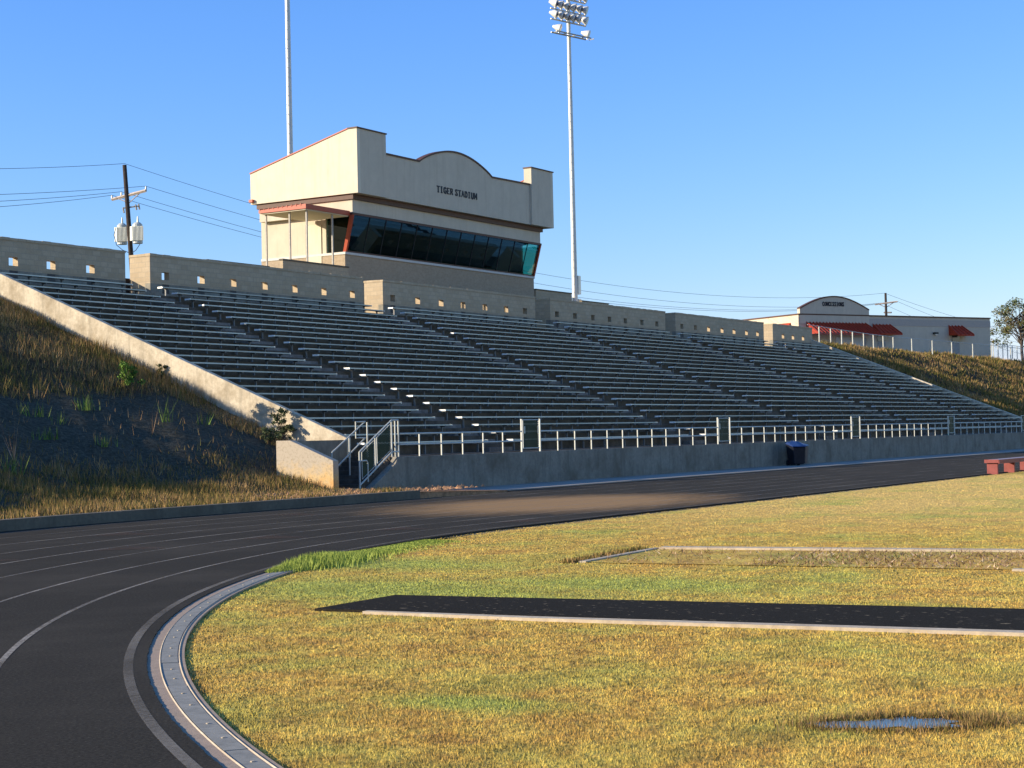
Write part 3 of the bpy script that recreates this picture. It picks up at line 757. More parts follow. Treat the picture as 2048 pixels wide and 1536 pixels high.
# ------------------------------------------------------------------ benches
ordn = ['bottom', 'second', 'third', 'fourth', 'fifth', 'sixth', 'seventh', 'eighth', 'ninth', 'tenth', 'eleventh', 'twelfth', 'thirteenth', 'fourteenth', 'fifteenth', 'sixteenth',
        'seventeenth', 'eighteenth', 'nineteenth', 'twentieth', 'twenty-first', 'twenty-second', 'twenty-third', 'top']
secs = [('short left-end block beside the cheek wall', XL+0.3, A0), ('first full block right of the left aisle', XA, A0+SEC),
        ('block below the left half of the press box', XA+SEC, A0+2*SEC), ('block below the right half of the press box', XA+2*SEC, A0+3*SEC),
        ('last full block before the right end', XA+3*SEC, A0+4*SEC), ('short block at the far right end', XA+4*SEC, XR-0.35)]
def make_bench(L):
    root = empty('bleacher_bench')
    MB().box(0.0, L, 0.0, 0.275, -0.045, 0.0).build('seat_plank', m_alu, root)
    for xx in (-0.022, L-0.002):
        MB().box(xx, xx+0.024, -0.004, 0.279, -0.058, 0.004).build('end_cap', m_cap, root)
    nb = max(3, int(round(L/1.83))+1)
    for j in range(nb):
        xb = 0.35+(L-0.7)*j/(nb-1)
        MB().box(-0.022, 0.022, 0.03, 0.25, -0.085, -0.047).box(-0.02, 0.02, 0.16, 0.22, -0.405, -0.085).build('bracket', m_brkt, root, loc=(xb, 0, 0))
    return root
for si, (where, x0, x1) in enumerate(secs):
    proto = None
    for i in range(NROW):
        o = make_bench(x1-x0) if proto is None else copy_tree(proto)
        if proto is None: proto = o
        o.location = (x0+random.uniform(-.03, .03), Y1+i*D+random.uniform(-.01, .01), Z1+i*RI+random.uniform(-.004, .004)); o.rotation_euler = (0, random.uniform(-.0004, .0004), random.uniform(-.0006, .0006))
        nm = {0: 'lowest aluminium bench', NROW-1: 'topmost aluminium bench'}.get(i, ordn[i]+' aluminium bench from the bottom')
        tag(o, nm+', '+where, 'bench', 'aluminium benches in rows on the grandstand')

# ------------------------------------------------------------------ back walls with openings
wins = [(42.0, 49.93, [44.15, 46.0, 48.03], 'left of the first gap, running out of the frame'),
        (51.33, 65.80, [52.23, 54.38, 56.41, 58.51, 60.61, 62.74, 64.93], 'with sunlit pier in front of the utility pole'),
        (67.42, 81.95, [68.23, 70.38, 72.49, 74.55, 76.69, 78.83, 80.83], 'in front of the press box'),
        (83.60, 98.27, [84.37, 86.47, 88.64, 90.71, 92.78, 94.99, 97.07], 'between press box and right light pole, without sunlit openings'),
        (99.75, 114.21, [100.71, 102.77, 104.81, 106.99, 108.99, 111.13, 113.08], 'right of the right light pole'),
        (115.87, 123.62, [117.8, 119.73, 121.73], 'shortest, at the far right end before the fence')]
m_stain = concrete('stained_base_concrete', (0.31, 0.285, 0.225), stain=(0.09, 0.075, 0.06), amount=0.8, big=1.0)
for (x0, x1, ws, wh) in wins:
    t = empty('block_wall', (x0, YB, 7.4)); tag(t, 'tan block parapet wall with small openings, '+wh, 'wall', 'block walls along the top of the grandstand')
    def bp(m, name, mat, **kw):
        o = m.build(name, mat, t, **kw); o.location = (-x0, -YB, -7.4); return o
    y0, y1 = YB, YB+0.28
    base = MB().box(x0, x1, y0-0.0, y1, 7.35, 8.13)
    bp(base, 'concrete_base', m_stain)
    m = MB(); hw_ = 0.22; zb, z0o, z1o, zt = 8.132, 8.31, 8.63, 9.235
    cur = x0
    for wx in ws:
        m.box(cur, wx-hw_, y0+0.004, y1, zb, zt); m.box(wx-hw_, wx+hw_, y0+0.004, y1, zb, z0o); m.box(wx-hw_, wx+hw_, y0+0.004, y1, z1o, zt); cur = wx+hw_
    m.box(cur, x1, y0+0.004, y1, zb, zt)
    m.box(x0+0.0, x0+0.4, y1, y1+0.83, 7.35, zt)
    bp(m, 'block_courses', m_block)
    c = MB()
    xx = x0-0.02
    while xx < x1:                       # split-face cap blocks, each a little out of line
        xe = min(xx+0.4, x1+0.02); dz = random.uniform(-0.012, 0.014)
        c.box(xx, xe-0.004, y0-0.02+random.uniform(-.008, .004), y1+0.02, zt+0.001, zt+0.1+dz); xx += 0.4
    c.box(x0-0.02, x0+0.42, y1+0.022, y1+0.85, zt+0.001, zt+0.1)
    bp(c, 'cap_course', m_block)
    st = MB()
    for wx in ws:  # damp streak below each opening, a separate skin of render 2 mm proud
        st.box(wx-0.2, wx+0.2, y0-0.003, y0+0.003, 7.75, 8.13)
    bp(st, 'damp_streak', concrete('damp_streak', (0.10, 0.09, 0.08), amount=0.6, big=2))

# ------------------------------------------------------------------ railing along the front wall
rail = empty('railing', (43.3, YF+0.1, HW)); tag(rail, 'galvanised two-bar railing along the top of the front wall', 'railing')
ry = 0.0
gates = [49.44, 65.30, 81.16, 97.02, 112.88]
post_m = MB().box(-0.03, 0.03, -0.025, 0.025, 0, 0.67)
n = 0; xs = []
while 43.348+1.22*n < XR-0.3: xs.append(43.348+1.22*n); n += 1
for px in xs:
    if any(g_-0.2 < px < g_+1.45 for g_ in gates): continue
    if not xs[0] == px: pass
    o = MB().box(-0.018, 0.018, -0.018, 0.018, 0, 0.672).build('post', m_galv, rail, loc=(px-43.3, 0, 0))
def railbar(z):
    m = MB(); cur = 42.3
    for g_ in gates+[XR-0.2]:
        m.tube([(cur-43.3, ry, z), (g_-43.3, ry, z)], 0.024, 8); cur = g_+1.22
    return m
railbar(0.695).build('top_rail', m_galv, rail); railbar(0.37).build('mid_rail', m_galv, rail)

gp = ['leftmost, above the wall near the stair', 'second from the left', 'third, right of the blue-lidded carts', 'fourth from the left, in shade', 'rightmost, at the edge of the picture']
for i, gx_ in enumerate(gates):
    t = empty('aisle_gate', (gx_, YF+0.1, HW)); tag(t, 'tall railing frame with dark green mesh panel, '+gp[i], 'gate', 'green mesh gate panels in the front railing')
    for px in (0.0, 1.22): MB().box(px-0.026, px+0.026, -0.026, 0.026, 0, 1.11).build('post', m_galv, t)
    fr = MB(); fr.tube([(0.06, 0, 0.12), (1.16, 0, 0.12)], 0.018, 6).tube([(0.06, 0, 1.08), (1.16, 0, 1.08)], 0.018, 6).tube([(0.1, 0, 0.12), (0.1, 0, 1.08)], 0.018, 6).tube([(1.12, 0, 0.12), (1.12, 0, 1.08)], 0.018, 6)
    fr.build('panel_frame', m_galv, t)
    MB().add([(0.1, 0.01, 0.13), (1.12, 0.01, 0.13), (1.12, 0.01, 1.07), (0.1, 0.01, 1.07)], [(0, 1, 2, 3)]).build('mesh_panel', m_green, t)
    for px in (0.13, 1.02): MB().box(px, px+0.07, -0.03, -0.02, 0.62, 0.86).build('hinge_plate', m_alu, t)

# stair guards
t = empty('stair_guard', (40.26, YF+0.12, 0.2)); tag(t, 'slanting galvanised stair guard with green mesh panels, in front of the steps', 'handrail')
def L(pts): return [(x-40.26, y, z-0.2) for x, y, z in pts]
MB().tube(L([(40.28, 0, 1.28), (41.92, 0, 2.20), (42.27, 0, 2.20)]), 0.024, 8).build('top_rail', m_galv, t)
MB().tube(L([(40.30, 0, 0.32), (41.92, 0, 1.25), (42.27, 0, 1.25)]), 0.024, 8).build('bottom_rail', m_galv, t)
for x_, z0, z1 in ((40.28, 0.2, 1.28), (41.08, 0.75, 1.72), (41.92, 1.1, 2.19), (42.10, 1.1, 2.19), (42.27, 1.1, 2.19)):
    MB().tube(L([(x_, 0, z0), (x_, 0, z1)]), 0.026, 8).build('post', m_galv, t)
MB().tube(L([(40.30, 0, 1.02), (40.62, 0, 1.02), (40.68, 0, 0.96), (40.68, 0, 0.4)]), 0.022, 8).build('grab_loop', m_galv, t)
for (xa, xb) in ((40.40, 41.0), (41.16, 41.84)):
    f_ = lambda xx, d_: 1.28+(xx-40.28)*0.561+d_
    MB().add(L([(xa, 0, f_(xa, -0.86)), (xb, 0, f_(xb, -0.86)), (xb, 0, f_(xb, -0.08)), (xa, 0, f_(xa, -0.08))]), [(0, 1, 2, 3)]).build('mesh_panel', m_green, t)
    MB().tube(L([(xa, 0, f_(xa, -0.08)), (xb, 0, f_(xb, -0.08)), (xb, 0, f_(xb, -0.86)), (xa, 0, f_(xa, -0.86)), (xa, 0, f_(xa, -0.08))]), 0.014, 5).build('panel_frame', m_galv, t)
t = empty('stair_handrail', (40.19, 30.7, 0.2)); tag(t, 'two-bar pipe handrail with a square return at its top, behind the mesh guard', 'handrail')
def L2(pts): return [(x-40.19, y, z-0.2) for x, y, z in pts]
MB().tube(L2([(40.19, 0, 0.9), (40.19, 0, 1.28), (41.86, 0, 2.18)]), 0.022, 8).build('top_rail', m_galv, t)
MB().tube(L2([(40.25, 0, 0.75), (41.86, 0, 1.69)]), 0.022, 8).build('bottom_rail', m_galv, t)
MB().tube(L2([(41.86, 0, 2.18), (41.38, 0, 2.17), (41.38, 0, 1.69), (41.86, 0, 1.69)]), 0.022, 8).build('end_loop', m_galv, t)
for x_, z0, z1 in ((41.05, 0.55, 1.73), (41.96, 1.1, 2.16)):
    MB().tube(L2([(x_, 0, z0), (x_, 0, z1)]), 0.024, 8).build('post', m_galv, t)

# ------------------------------------------------------------------ letters
def seg(a, b, w_=0.17):
    a = Vector(a); b = Vector(b); t_ = (b-a).normalized(); n_ = Vector((-t_.y, t_.x))*w_/2; return [a-n_, b-n_, b+n_, a+n_]
GL = {'T': [(.5,0,.5,1),(.05,.93,.95,.93),(.3,.05,.7,.05)], 'I': [(.5,0,.5,1),(.25,.95,.75,.95),(.25,.05,.75,.05)],
      'G': [(.85,.75,.6,.95),(.6,.95,.3,.9),(.3,.9,.15,.5),(.15,.5,.3,.1),(.3,.1,.6,.05),(.6,.05,.85,.2),(.85,.2,.85,.45),(.6,.45,.95,.45)],
      'E': [(.25,0,.25,1),(.1,.93,.9,.93),(.1,.07,.9,.07),(.25,.5,.7,.5)], 'R': [(.25,0,.25,1),(.1,.93,.7,.93),(.7,.93,.82,.72),(.82,.72,.7,.5),(.7,.5,.25,.5),(.5,.5,.9,.03)],
      'S': [(.8,.78,.6,.95),(.6,.95,.3,.92),(.3,.92,.18,.72),(.18,.72,.8,.3),(.8,.3,.7,.08),(.7,.08,.35,.05),(.35,.05,.15,.25)],
      'A': [(.12,.0,.5,1),(.5,1,.88,0),(.28,.35,.72,.35)], 'D': [(.22,0,.22,1),(.1,.93,.6,.93),(.6,.93,.85,.65),(.85,.65,.85,.35),(.85,.35,.6,.07),(.6,.07,.1,.07)],
      'U': [(.2,1,.2,.25),(.2,.25,.4,.05),(.4,.05,.6,.05),(.6,.05,.8,.25),(.8,.25,.8,1)], 'M': [(.12,0,.12,1),(.12,1,.5,.3),(.5,.3,.88,1),(.88,1,.88,0)],
      'C': [(.85,.75,.6,.95),(.6,.95,.3,.9),(.3,.9,.15,.5),(.15,.5,.3,.1),(.3,.1,.6,.05),(.6,.05,.85,.22)],
      'O': [(.5,.95,.2,.8),(.2,.8,.12,.5),(.12,.5,.2,.2),(.2,.2,.5,.05),(.5,.05,.8,.2),(.8,.2,.88,.5),(.88,.5,.8,.8),(.8,.8,.5,.95)],
      'N': [(.18,0,.18,1),(.18,1,.82,0),(.82,0,.82,1)]}
def lettering(text, parent, origin, width, height, depth=0.05, space=0.75):
    """letters stand proud of the wall in the parent's xz plane, front at y = origin.y"""
    adv = [space*0.7 if c == ' ' else 1.0 for c in text]; unit = width/sum(adv); x = 0
    for c, a in zip(text, adv):
        if c != ' ':
            m = MB()
            for i, (x0, y0, x1, y1) in enumerate(GL[c]):
                w_ = 0.27 if abs(x1-x0) < 0.3 else 0.16
                q_ = seg((x0, y0), (x1, y1), w_)
                m.prism([(origin[0]+x+p.x*unit*0.95, origin[2]+p.y*height) for p in q_], 'y', origin[1]-0.001*i, origin[1]+depth)
            m.build('letter', m_letter, parent)
        x += a*unit

# ------------------------------------------------------------------ press box
pb = empty('press_box', (72.9, 54.6, 7.62)); tag(pb, 'cream press box with arched parapet, slanted dark windows and the words TIGER STADIUM', 'press box')
def pp_(m, name, mat, parent=None, **kw):
    o = m.build(name, mat, parent or pb, **kw)
    if parent is None: o.location = (-72.9, -54.6, -7.62)
    return o
X0, X1 = 73.05, 92.80; YP = 54.68; YK = 60.4
# brick base and white sill
pp_(MB().box(X0, X1, YP, YK, 7.5, 11.48), 'brick_base', m_brick)
pp_(MB().box(X0-0.04, X1+0.04, YP-0.06, YK, 11.483, 11.62), 'sill', m_sill, bevel=0.01)
# body walls: left wall (with the side window and door), back wall, floor slab, ceiling
pp_(MB().box(X0+0.02, X0+0.2, YP+1.25, YK-0.02, 11.622, 14.3), 'wall', m_stucco2)
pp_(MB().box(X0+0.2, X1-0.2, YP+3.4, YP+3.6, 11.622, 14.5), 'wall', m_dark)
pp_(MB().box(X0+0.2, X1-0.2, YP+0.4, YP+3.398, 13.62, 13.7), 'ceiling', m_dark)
pp_(MB().box(X1-0.2, X1-0.02, YP+0.75, YK-0.02, 11.622, 14.3), 'wall', m_stucco2)
# shallow reveal of the side door
pp_(MB().box(X0-0.03, X0+0.01, YP+1.55, YP+2.5, 10.4, 13.2), 'side_door', m_stucco)
pp_(MB().box(X0-0.05, X0+0.012, YP+2.5, YP+2.58, 10.4, 13.25), 'door_frame', m_brown)
# band above the windows
YT = 53.88
pp_(MB().box(72.72, 92.35, YT, YT+0.25, 13.62, 14.32).box(72.72, 73.0, YT+0.25, YK-0.2, 13.62, 14.32).box(92.1, 92.35, YT+0.25, YK-0.2, 13.62, 14.32), 'fascia_band', m_stucco2)
pp_(MB().box(72.66, 92.41, YT-0.06, YT+0.19, 13.50, 13.617).box(72.66, 72.9, YT+0.19, YP+1.2, 13.50, 13.617), 'window_head', m_brown)
pp_(MB().box(72.60, 92.47, YT-0.14, YK-0.1, 14.322, 14.59), 'soffit_trim', m_brown)
# slanted glazing: 13 panes with mullions
zb_, zt_ = 11.63, 13.50; yb2, yt2 = YP-0.02, YT
NP = 13
for i in range(NP):
    xa = X0+0.10+(X1-X0-0.2)*i/NP; xb = X0+0.10+(X1-X0-0.2)*(i+1)/NP
    ta = 72.78+(92.29-72.78)*i/NP; tb = 72.78+(92.29-72.78)*(i+1)/NP
    pp_(MB().add([(xa, yb2, zb_), (xb, yb2, zb_), (tb, yt2, zt_), (ta, yt2, zt_)], [(0, 1, 2, 3)]), 'window_pane', m_glass)
    if i > 0: pp_(MB().tube([(xa, yb2-0.01, zb_), (ta, yt2-0.01, zt_)], 0.035, 4), 'mullion', m_dark)
pp_(MB().box(X0, X1, yb2-0.05, yb2+0.05, zb_-0.008, zb_+0.06), 'window_sill_bar', m_brown)
for (xa, ta) in ((X0+0.06, 72.74), (X1-0.06, 92.33)):
    pp_(MB().prism([(yb2-0.06, zb_), (yb2+0.14, zb_), (yt2+0.16, zt_), (yt2-0.05, zt_)], 'x', -0.07, 0.07).xform(Matrix(((1, 0, (ta-xa)/(zt_-zb_), xa-(ta-xa)/(zt_-zb_)*zb_), (0, 1, 0, 0), (0, 0, 1, 0), (0, 0, 0, 1)))), 'corner_post', m_red)
for xs_, nm in ((X0+0.08, 0), (X1-0.08, 1)):
    yr_ = YP+1.2 if nm == 0 else YP+0.75
    pp_(MB().add([(xs_, yb2+0.14, zb_), (xs_, yr_, zb_), (xs_, yr_, zt_), (xs_, yt2+0.16, zt_)], [(0, 1, 2, 3)]), 'side_window', m_glass2)
# overhanging parapet: towers, side walls, arched centre, soffit
ZB = 14.60
def pz(): pass
pp_(MB().prism([(53.32, ZB), (53.32, 18.02), (53.85, 18.02), (60.6, 16.27), (60.6, ZB)], 'x', 72.47, 72.75), 'parapet_side', m_stucco)
pp_(MB().prism([(53.32, ZB), (53.32, 18.10), (53.85, 18.10), (60.6, 16.35), (60.6, ZB)], 'x', 92.86, 93.13), 'parapet_side', m_stucco)
pp_(MB().box(72.752, 75.10, 53.323, 53.85, ZB, 18.02), 'parapet_tower', m_stucco2)
pp_(MB().box(90.47, 92.857, 53.323, 53.85, ZB, 18.10), 'parapet_tower', m_stucco2)
arc = []
for i in range(25):
    u = i/24; xx = 78.45+(86.1-78.45)*u; arc.append((xx, 16.97+0.98*math.sin(math.pi*u)**0.85))
cen = [(75.102, ZB), (75.102, 16.97)]+arc+[(90.468, 17.04), (90.468, ZB)]
pp_(MB().prism(cen, 'y', 53.47, 53.75), 'arched_parapet', m_stucco2)
cop = MB(); pl_ = [(75.102, 16.97)]+arc+[(90.468, 17.04)]
for a, b in zip(pl_[:-1], pl_[1:]):
    cop.prism([(a[0], a[1]+0.001), (b[0], b[1]+0.001), (b[0], b[1]+0.10), (a[0], a[1]+0.10)], 'y', 53.42, 53.82)
pp_(cop, 'coping', m_brown)
pp_(MB().box(72.42, 75.15, 53.27, 53.9, 18.022, 18.09), 'coping', m_brown)
pp_(MB().box(90.42, 93.18, 53.27, 53.9, 18.102, 18.17), 'coping', m_brown)
pp_(MB().prism([(53.902, 18.02), (60.62, 16.28), (60.62, 16.34), (53.902, 18.08)], 'x', 72.43, 72.79), 'coping', m_red)
pp_(MB().prism([(53.902, 18.10), (60.62, 16.36), (60.62, 16.42), (53.902, 18.16)], 'x', 92.83, 93.17), 'coping', m_red)
pp_(MB().box(72.75, 92.86, 53.752, 60.55, ZB+0.002, ZB+0.12), 'soffit', m_stucco2)
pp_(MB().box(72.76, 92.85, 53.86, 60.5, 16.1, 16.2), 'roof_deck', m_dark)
pp_(MB().box(72.3, 72.465, 60.35, 60.6, 14.7, 14.85), 'gutter_outlet', m_red)
le = empty('lettering'); le.parent = pb; le.location = (-72.9, -54.6, -7.62)
lettering('TIGER STADIUM', le, (80.15, 53.44, 15.48), 4.25, 0.37)
# canopy at the left side
pp_(MB().prism([(54.0, 13.46), (54.0, 13.70), (57.1, 13.62), (57.1, 13.46)], 'x', 68.9, 72.64), 'canopy_roof', m_red)
pp_(MB().box(68.98, 72.6, 54.08, 57.0, 13.40, 13.457), 'canopy_ceiling', m_stucco)
ribs = MB()
for j in range(10): ribs.box(68.88, 72.6, 54.3+j*0.3, 54.34+j*0.3, 13.63-0.003*j, 13.75-0.009*j)
pp_(ribs, 'roof_ribs', m_red)
for (x_, y_) in ((69.2, 54.2), (71.35, 54.2), (69.2, 55.3), (69.2, 56.85)):
    pp_(MB().box(x_-0.04, x_+0.04, y_-0.04, y_+0.04, 7.6, 13.40), 'canopy_post', m_postg)
# low walls of the concourse on both sides of the press box
for (x0, x1, yA, zA, lab) in ((66.85, 72.30, 53.90, 10.72, 'low shaded concourse wall under the press box canopy'),
                              (92.9, 97.5, 54.6, 10.86, 'low grey concourse wall between press box and right light pole')):
    t = empty('concourse_wall', (x0, yA, 7.62)); tag(t, lab, 'wall')
    o = MB().box(0, x1-x0, 0, 0.2, 0, zA-7.62-0.08).build('block_courses', m_block, t)
    if x0 < 70: MB().box(x1-x0-0.2, x1-x0, 0.202, 0.75, 0, zA-7.62-0.08).build('block_return', m_block, t)
    MB().box(-0.03, x1-x0+0.03, -0.03, 0.23, zA-7.62-0.079, zA-7.62).build('cap_course', m_curb, t)
for (x0, x1, zA, lab) in ((62.2, 66.8, 10.4, 'lower concourse wall left of the press box canopy'), (99.15, 102.9, 10.48, 'lower concourse wall right of the right light pole')):
    t = empty('concourse_wall', (x0, 54.75, 7.62)); tag(t, lab, 'wall')
    MB().box(0, x1-x0, 0, 0.2, 0, zA-7.62-0.06).build('block_courses', m_block, t)
    MB().box(-0.03, x1-x0+0.03, -0.03, 0.23, zA-7.62-0.059, zA-7.62).build('cap_course', m_curb, t)

t = empty('service_gate', (49.3, 49.45, 7.62)); tag(t, 'low dark slatted gate closing the gap between the two leftmost block walls', 'gate')
sg_ = MB()
for j in range(9): sg_.box(0.05+j*0.36, 0.05+j*0.36+0.31, 0, 0.03, 0.03, 0.78)
sg_.build('slats', m_wood, t); MB().box(0, 3.3, 0.035, 0.09, 0.55, 0.63).box(0, 3.3, 0.035, 0.09, 0.12, 0.2).build('crossbar', m_wood, t)
# ------------------------------------------------------------------ light poles
def light_pole(x, y, h, label, heads):
    t = empty('light_pole', (x, y, 7.6)); tag(t, label, 'light pole')
    MB().tube([(0, 0, z*h/12) for z in range(13)], [0.20-0.085*z/12 for z in range(13)], 14).build('pole', m_pole, t, smooth=True)
    pg = MB()
    for j in range(30): pg.box(-0.25, -0.1, -0.012, 0.012, 3+j*0.55, 3.02+j*0.55)
    pg.build('climbing_pegs', m_galv, t)
    d = Vector((math.cos(math.radians(-14)), math.sin(math.radians(-14)), 0))
    aim = Vector((math.sin(math.radians(-14)), -math.cos(math.radians(-14)), 0))
    for (z, slots, boxy) in heads:
        a = -d*1.95+Vector((0, 0, z)); b = d*1.45+Vector((0, 0, z))
        q_ = aim*0.22
        MB().tube([a+q_, b+q_], 0.06, 4).build('crossarm', m_galv, t)
        if boxy:
            fr = MB().tube([a+q_*3.2, b+q_*3.2], 0.05, 4)
            for u in (-1, -.5, 0, .5, 1): fr.tube([d*1.75*u+Vector((0, 0, z))+q_, d*1.75*u+Vector((0, 0, z))+q_*3.2], 0.035, 4)
            fr.build('service_platform', m_galv, t)
        for u in slots:
            c_ = d*u+Vector((0, 0, z+0.42))+aim*0.15
            ax = (aim*0.8+d*0.55+Vector((0, 0, -0.35))).normalized()
            lmp = MB().tube([c_-ax*0.38, c_-ax*0.3, c_-ax*0.12, c_+ax*0.16, c_+ax*0.2], [0.08, 0.11, 0.2, 0.31, 0.31], 12).build('floodlight', m_lamp, t, smooth=True)
            MB().tube([c_+ax*0.202, c_+ax*0.208], [0.27, 0.27], 12).build('lens', m_lens, lmp)
            MB().tube([d*u+Vector((0, 0, z))+q_, c_-ax*0.05], 0.035, 5).build('bracket', m_lamp, lmp)
    return t
lx, ly = 100.45, 56.0
t = light_pole(lx, ly, 25.4, 'tall galvanised floodlight pole with lamp racks, right of the press box', [(20.88, (-1.2, 1.6), True), (21.79, (-1.5, -.9, -.35, .25, .8, 1.45), False), (22.5, (-1.5, -.95, -.35, .3, .9, 1.45), False), (23.34, (-1.4, -.75, -.15, .45, .95, 1.5), False)])
MB().box(0.17, 0.52, -0.2, 0.2, 3.44, 4.69).build('ballast_box', m_lamp, t, bevel=0.01)
MB().box(0.18, 0.54, -0.2, 0.2, 1.7, 3.13).build('ballast_box', m_lamp, t, bevel=0.01)
MB().box(-0.55, -0.22, 0.1, 0.3, 2.71, 3.25).build('switch_box', m_lamp, t, bevel=0.01)
MB().tube([(0.24, 0.05, 1.0), (0.24, 0.05, 7.5)], 0.03, 6).build('conduit', m_brkt, t)
light_pole(77.75, 62.0, 30.5, 'tall plain galvanised pole rising behind the press box roof, its top outside the picture', [(29.0, (-1.35, -.5, .5, 1.5), False)])

# ------------------------------------------------------------------ utility poles and wires
def at(u, v, depth):
    d_ = CF + CR*((u-1024)/F_PX) - CU*((v-768)/F_PX)
    return Vector((0, 0, EYE)) + d_*depth
DP = 118
top = at(249, 330, DP); bot = at(262, 510, DP); ax = (bot-top).normalized(); base = top+ax*((top.z-7.6)/(-ax.z))
t = empty('utility_pole', base); tag(t, 'leaning dark wooden utility pole with crossarm and grey transformers', 'utility pole')
def rel(p): return Vector(p)-base
MB().tube([rel(base), rel(top)], [0.20, 0.14], 10).build('pole', m_wood, t, smooth=True)
wd_ = Vector((top.x, top.y, 0)); 
P2 = at(1771, 586, 196)
span = (P2-top); span.z = 0; span.normalize(); perp = Vector((-span.y, span.x, 0))
armc = top+ax*(62*DP/F_PX)
aL = at(224, 399, DP+0.9); aR = at(292, 381, DP-0.9)
MB().tube([rel(aL), rel(aR)], 0.11, 4).build('crossarm', m_arm, t)
for q_ in (aL, at(243, 393, DP+.4), aR): MB().tube([rel(q_+Vector((0, 0, .08))), rel(q_+Vector((0, 0, .3)))], [0.07, 0.05], 6).build('insulator', m_tank, t)
br_ = at(258, 406, DP)
MB().tube([rel(at(236, 397, DP+.5)), rel(br_), rel(at(280, 386, DP-.5))], 0.035, 5).build('arm_brace', m_arm, t)
cut = MB(); cut.tube([rel(at(247, 416, DP+.3)), rel(at(278, 412, DP-.4))], 0.05, 4)
for (u_, v_) in ((247, 420), (272, 414), (278, 413)): cut.tube([rel(at(u_-1, v_-5, DP-.3)), rel(at(u_+1, v_+6, DP-.3))], 0.06, 5)
cut.build('fuse_cutouts', m_brkt, t)
for (u0, u1, v0, v1, dd) in ((232, 257, 447, 489, 0.6), (263, 288, 445, 487, -0.6)):
    c0 = at((u0+u1)/2, v1, DP+dd); c1 = at((u0+u1)/2, v0, DP+dd); hh = c1.z-c0.z
    tank = MB().tube([rel(c0), rel(c0+Vector((0, 0, hh*0.9))), rel(c0+Vector((0, 0, hh)))], [0.34, 0.34, 0.2], 14).build('transformer', m_tank, t, smooth=False)
    fins = MB(); rdir = CR.copy(); rdir.z = 0; rdir.normalize(); fdir = Vector((-CF.x, -CF.y, 0)).normalized()
    for j in range(9):
        cc = c0+rdir*(-0.36+0.09*j)+fdir*0.30; fins.box(rel(cc).x-0.018, rel(cc).x+0.018, rel(cc).y-0.12, rel(cc).y+0.12, rel(cc).z+hh*0.12, rel(cc).z+hh*0.8)
    fins.build('cooling_fins', m_tank, tank)
    MB().tube([rel(c1), rel(c1+Vector((0, 0, 0.42)))], [0.08, 0.04], 6).build('bushing', m_tank, tank)
MB().tube([rel(at(*p, DP-1)) for p in ((232, 455), (228, 470), (233, 490), (245, 500), (257, 505))], 0.025, 5).tube([rel(at(*p, DP-1)) for p in ((280, 488), (272, 500), (264, 506))], 0.025, 5).build('drop_cables', m_wire, t)

P2b = at(1773, 640, 196); P2b.z = 8.2
t2 = empty('utility_pole', P2b); tag(t2, 'distant utility pole with pale crossarm behind the concession building', 'utility pole')
MB().tube([(0, 0, 0), tuple(P2-P2b)], [0.2, 0.13], 8).build('pole', m_wood, t2, smooth=True)
for (u0, v0, u1, v1, mt) in ((1750, 609, 1795, 603, m_arm), (1768, 625, 1783, 625, m_brkt)):
    MB().tube([at(u0, v0, 196.3)-P2b, at(u1, v1, 195.4)-P2b], 0.09, 4).build('crossarm', mt, t2)
MB().tube([at(1757, 608, 196)-P2b, at(1772, 615, 196)-P2b, at(1788, 604.5, 195.8)-P2b], 0.04, 4).build('arm_brace', m_arm, t2)
def wire(a, b, sag, label, r_=0.014, grp='overhead power lines'):
    pts = [a.lerp(b, i/32)-Vector((0, 0, sag*4*(i/32)*(1-i/32))) for i in range(33)]
    o = MB().tube(pts, r_, 4).build('power_line', m_wire); tag(o, label, 'power line', grp); return o
wire(top+Vector((0, 0, .1)), P2, 3.6, 'topmost thin power line between the two utility poles')
wire(aR+Vector((0, 0, .3)), at(1793, 603, 195.5), 3.4, 'power line from the right end of the near crossarm')
wire(at(243, 392, DP+.4)+Vector((0, 0, .3)), at(1758, 607, 196), 3.5, 'power line from the middle of the near crossarm')
wire(aL+Vector((0, 0, .3)), at(1752, 609, 196.2), 3.5, 'power line from the left end of the near crossarm')
for (a, v, lab) in ((top+Vector((0, 0, .1)), 329, 'topmost power line leaving the picture at the left'), (aR+Vector((0, 0, .3)), 380.5, 'upper of three power lines leaving the crossarm leftwards'),
               (at(243, 392, DP+.4)+Vector((0, 0, .3)), 394, 'middle of three power lines leaving the crossarm leftwards'), (aL+Vector((0, 0, .3)), 405, 'lowest of three power lines leaving the crossarm leftwards')):
    b = at(0, v, DP-18); b2 = a+(b-a)*2.2; wire(a, b2, 0.25, lab)
for (u0, v0, u1, v1, lab) in ((1774, 588, 2060, 668, 'topmost power line running right from the distant pole'), (1795, 603, 2060, 690, 'middle power line running right from the distant pole'), (1776, 612, 2060, 712, 'lowest power line running right from the distant pole')):
    wire(at(u0, v0, 196), at(u1, v1, 240), 0.5, lab, 0.016)

# ------------------------------------------------------------------ concession building
ca = math.radians(-27.7)
CO = at(1597, 640, 173); CO.z = 7.9
cb = empty('concession_building', CO, ca); tag(cb, 'low cream concession building with arched gable, red metal awnings and the word CONCESSIONS', 'building')
LB = 27.15; DB = 14.0
def zpx(v, u, d): return at(u, v, d).z-CO.z
ztop = 13.15-7.9
MB().box(0, LB, 0, DB, 0, ztop).build('wall', m_stucco2, cb)
MB().box(-0.08, LB+0.08, -0.08, DB+0.08, ztop+0.002, ztop+0.13).build('coping', m_brown, cb)
MB().box(-0.03, LB+0.03, -0.03, -0.002, ztop-0.95, ztop-0.25).build('wall_band', simple('band_stucco', (0.46, 0.41, 0.35), 0.9, var=0.06), cb)
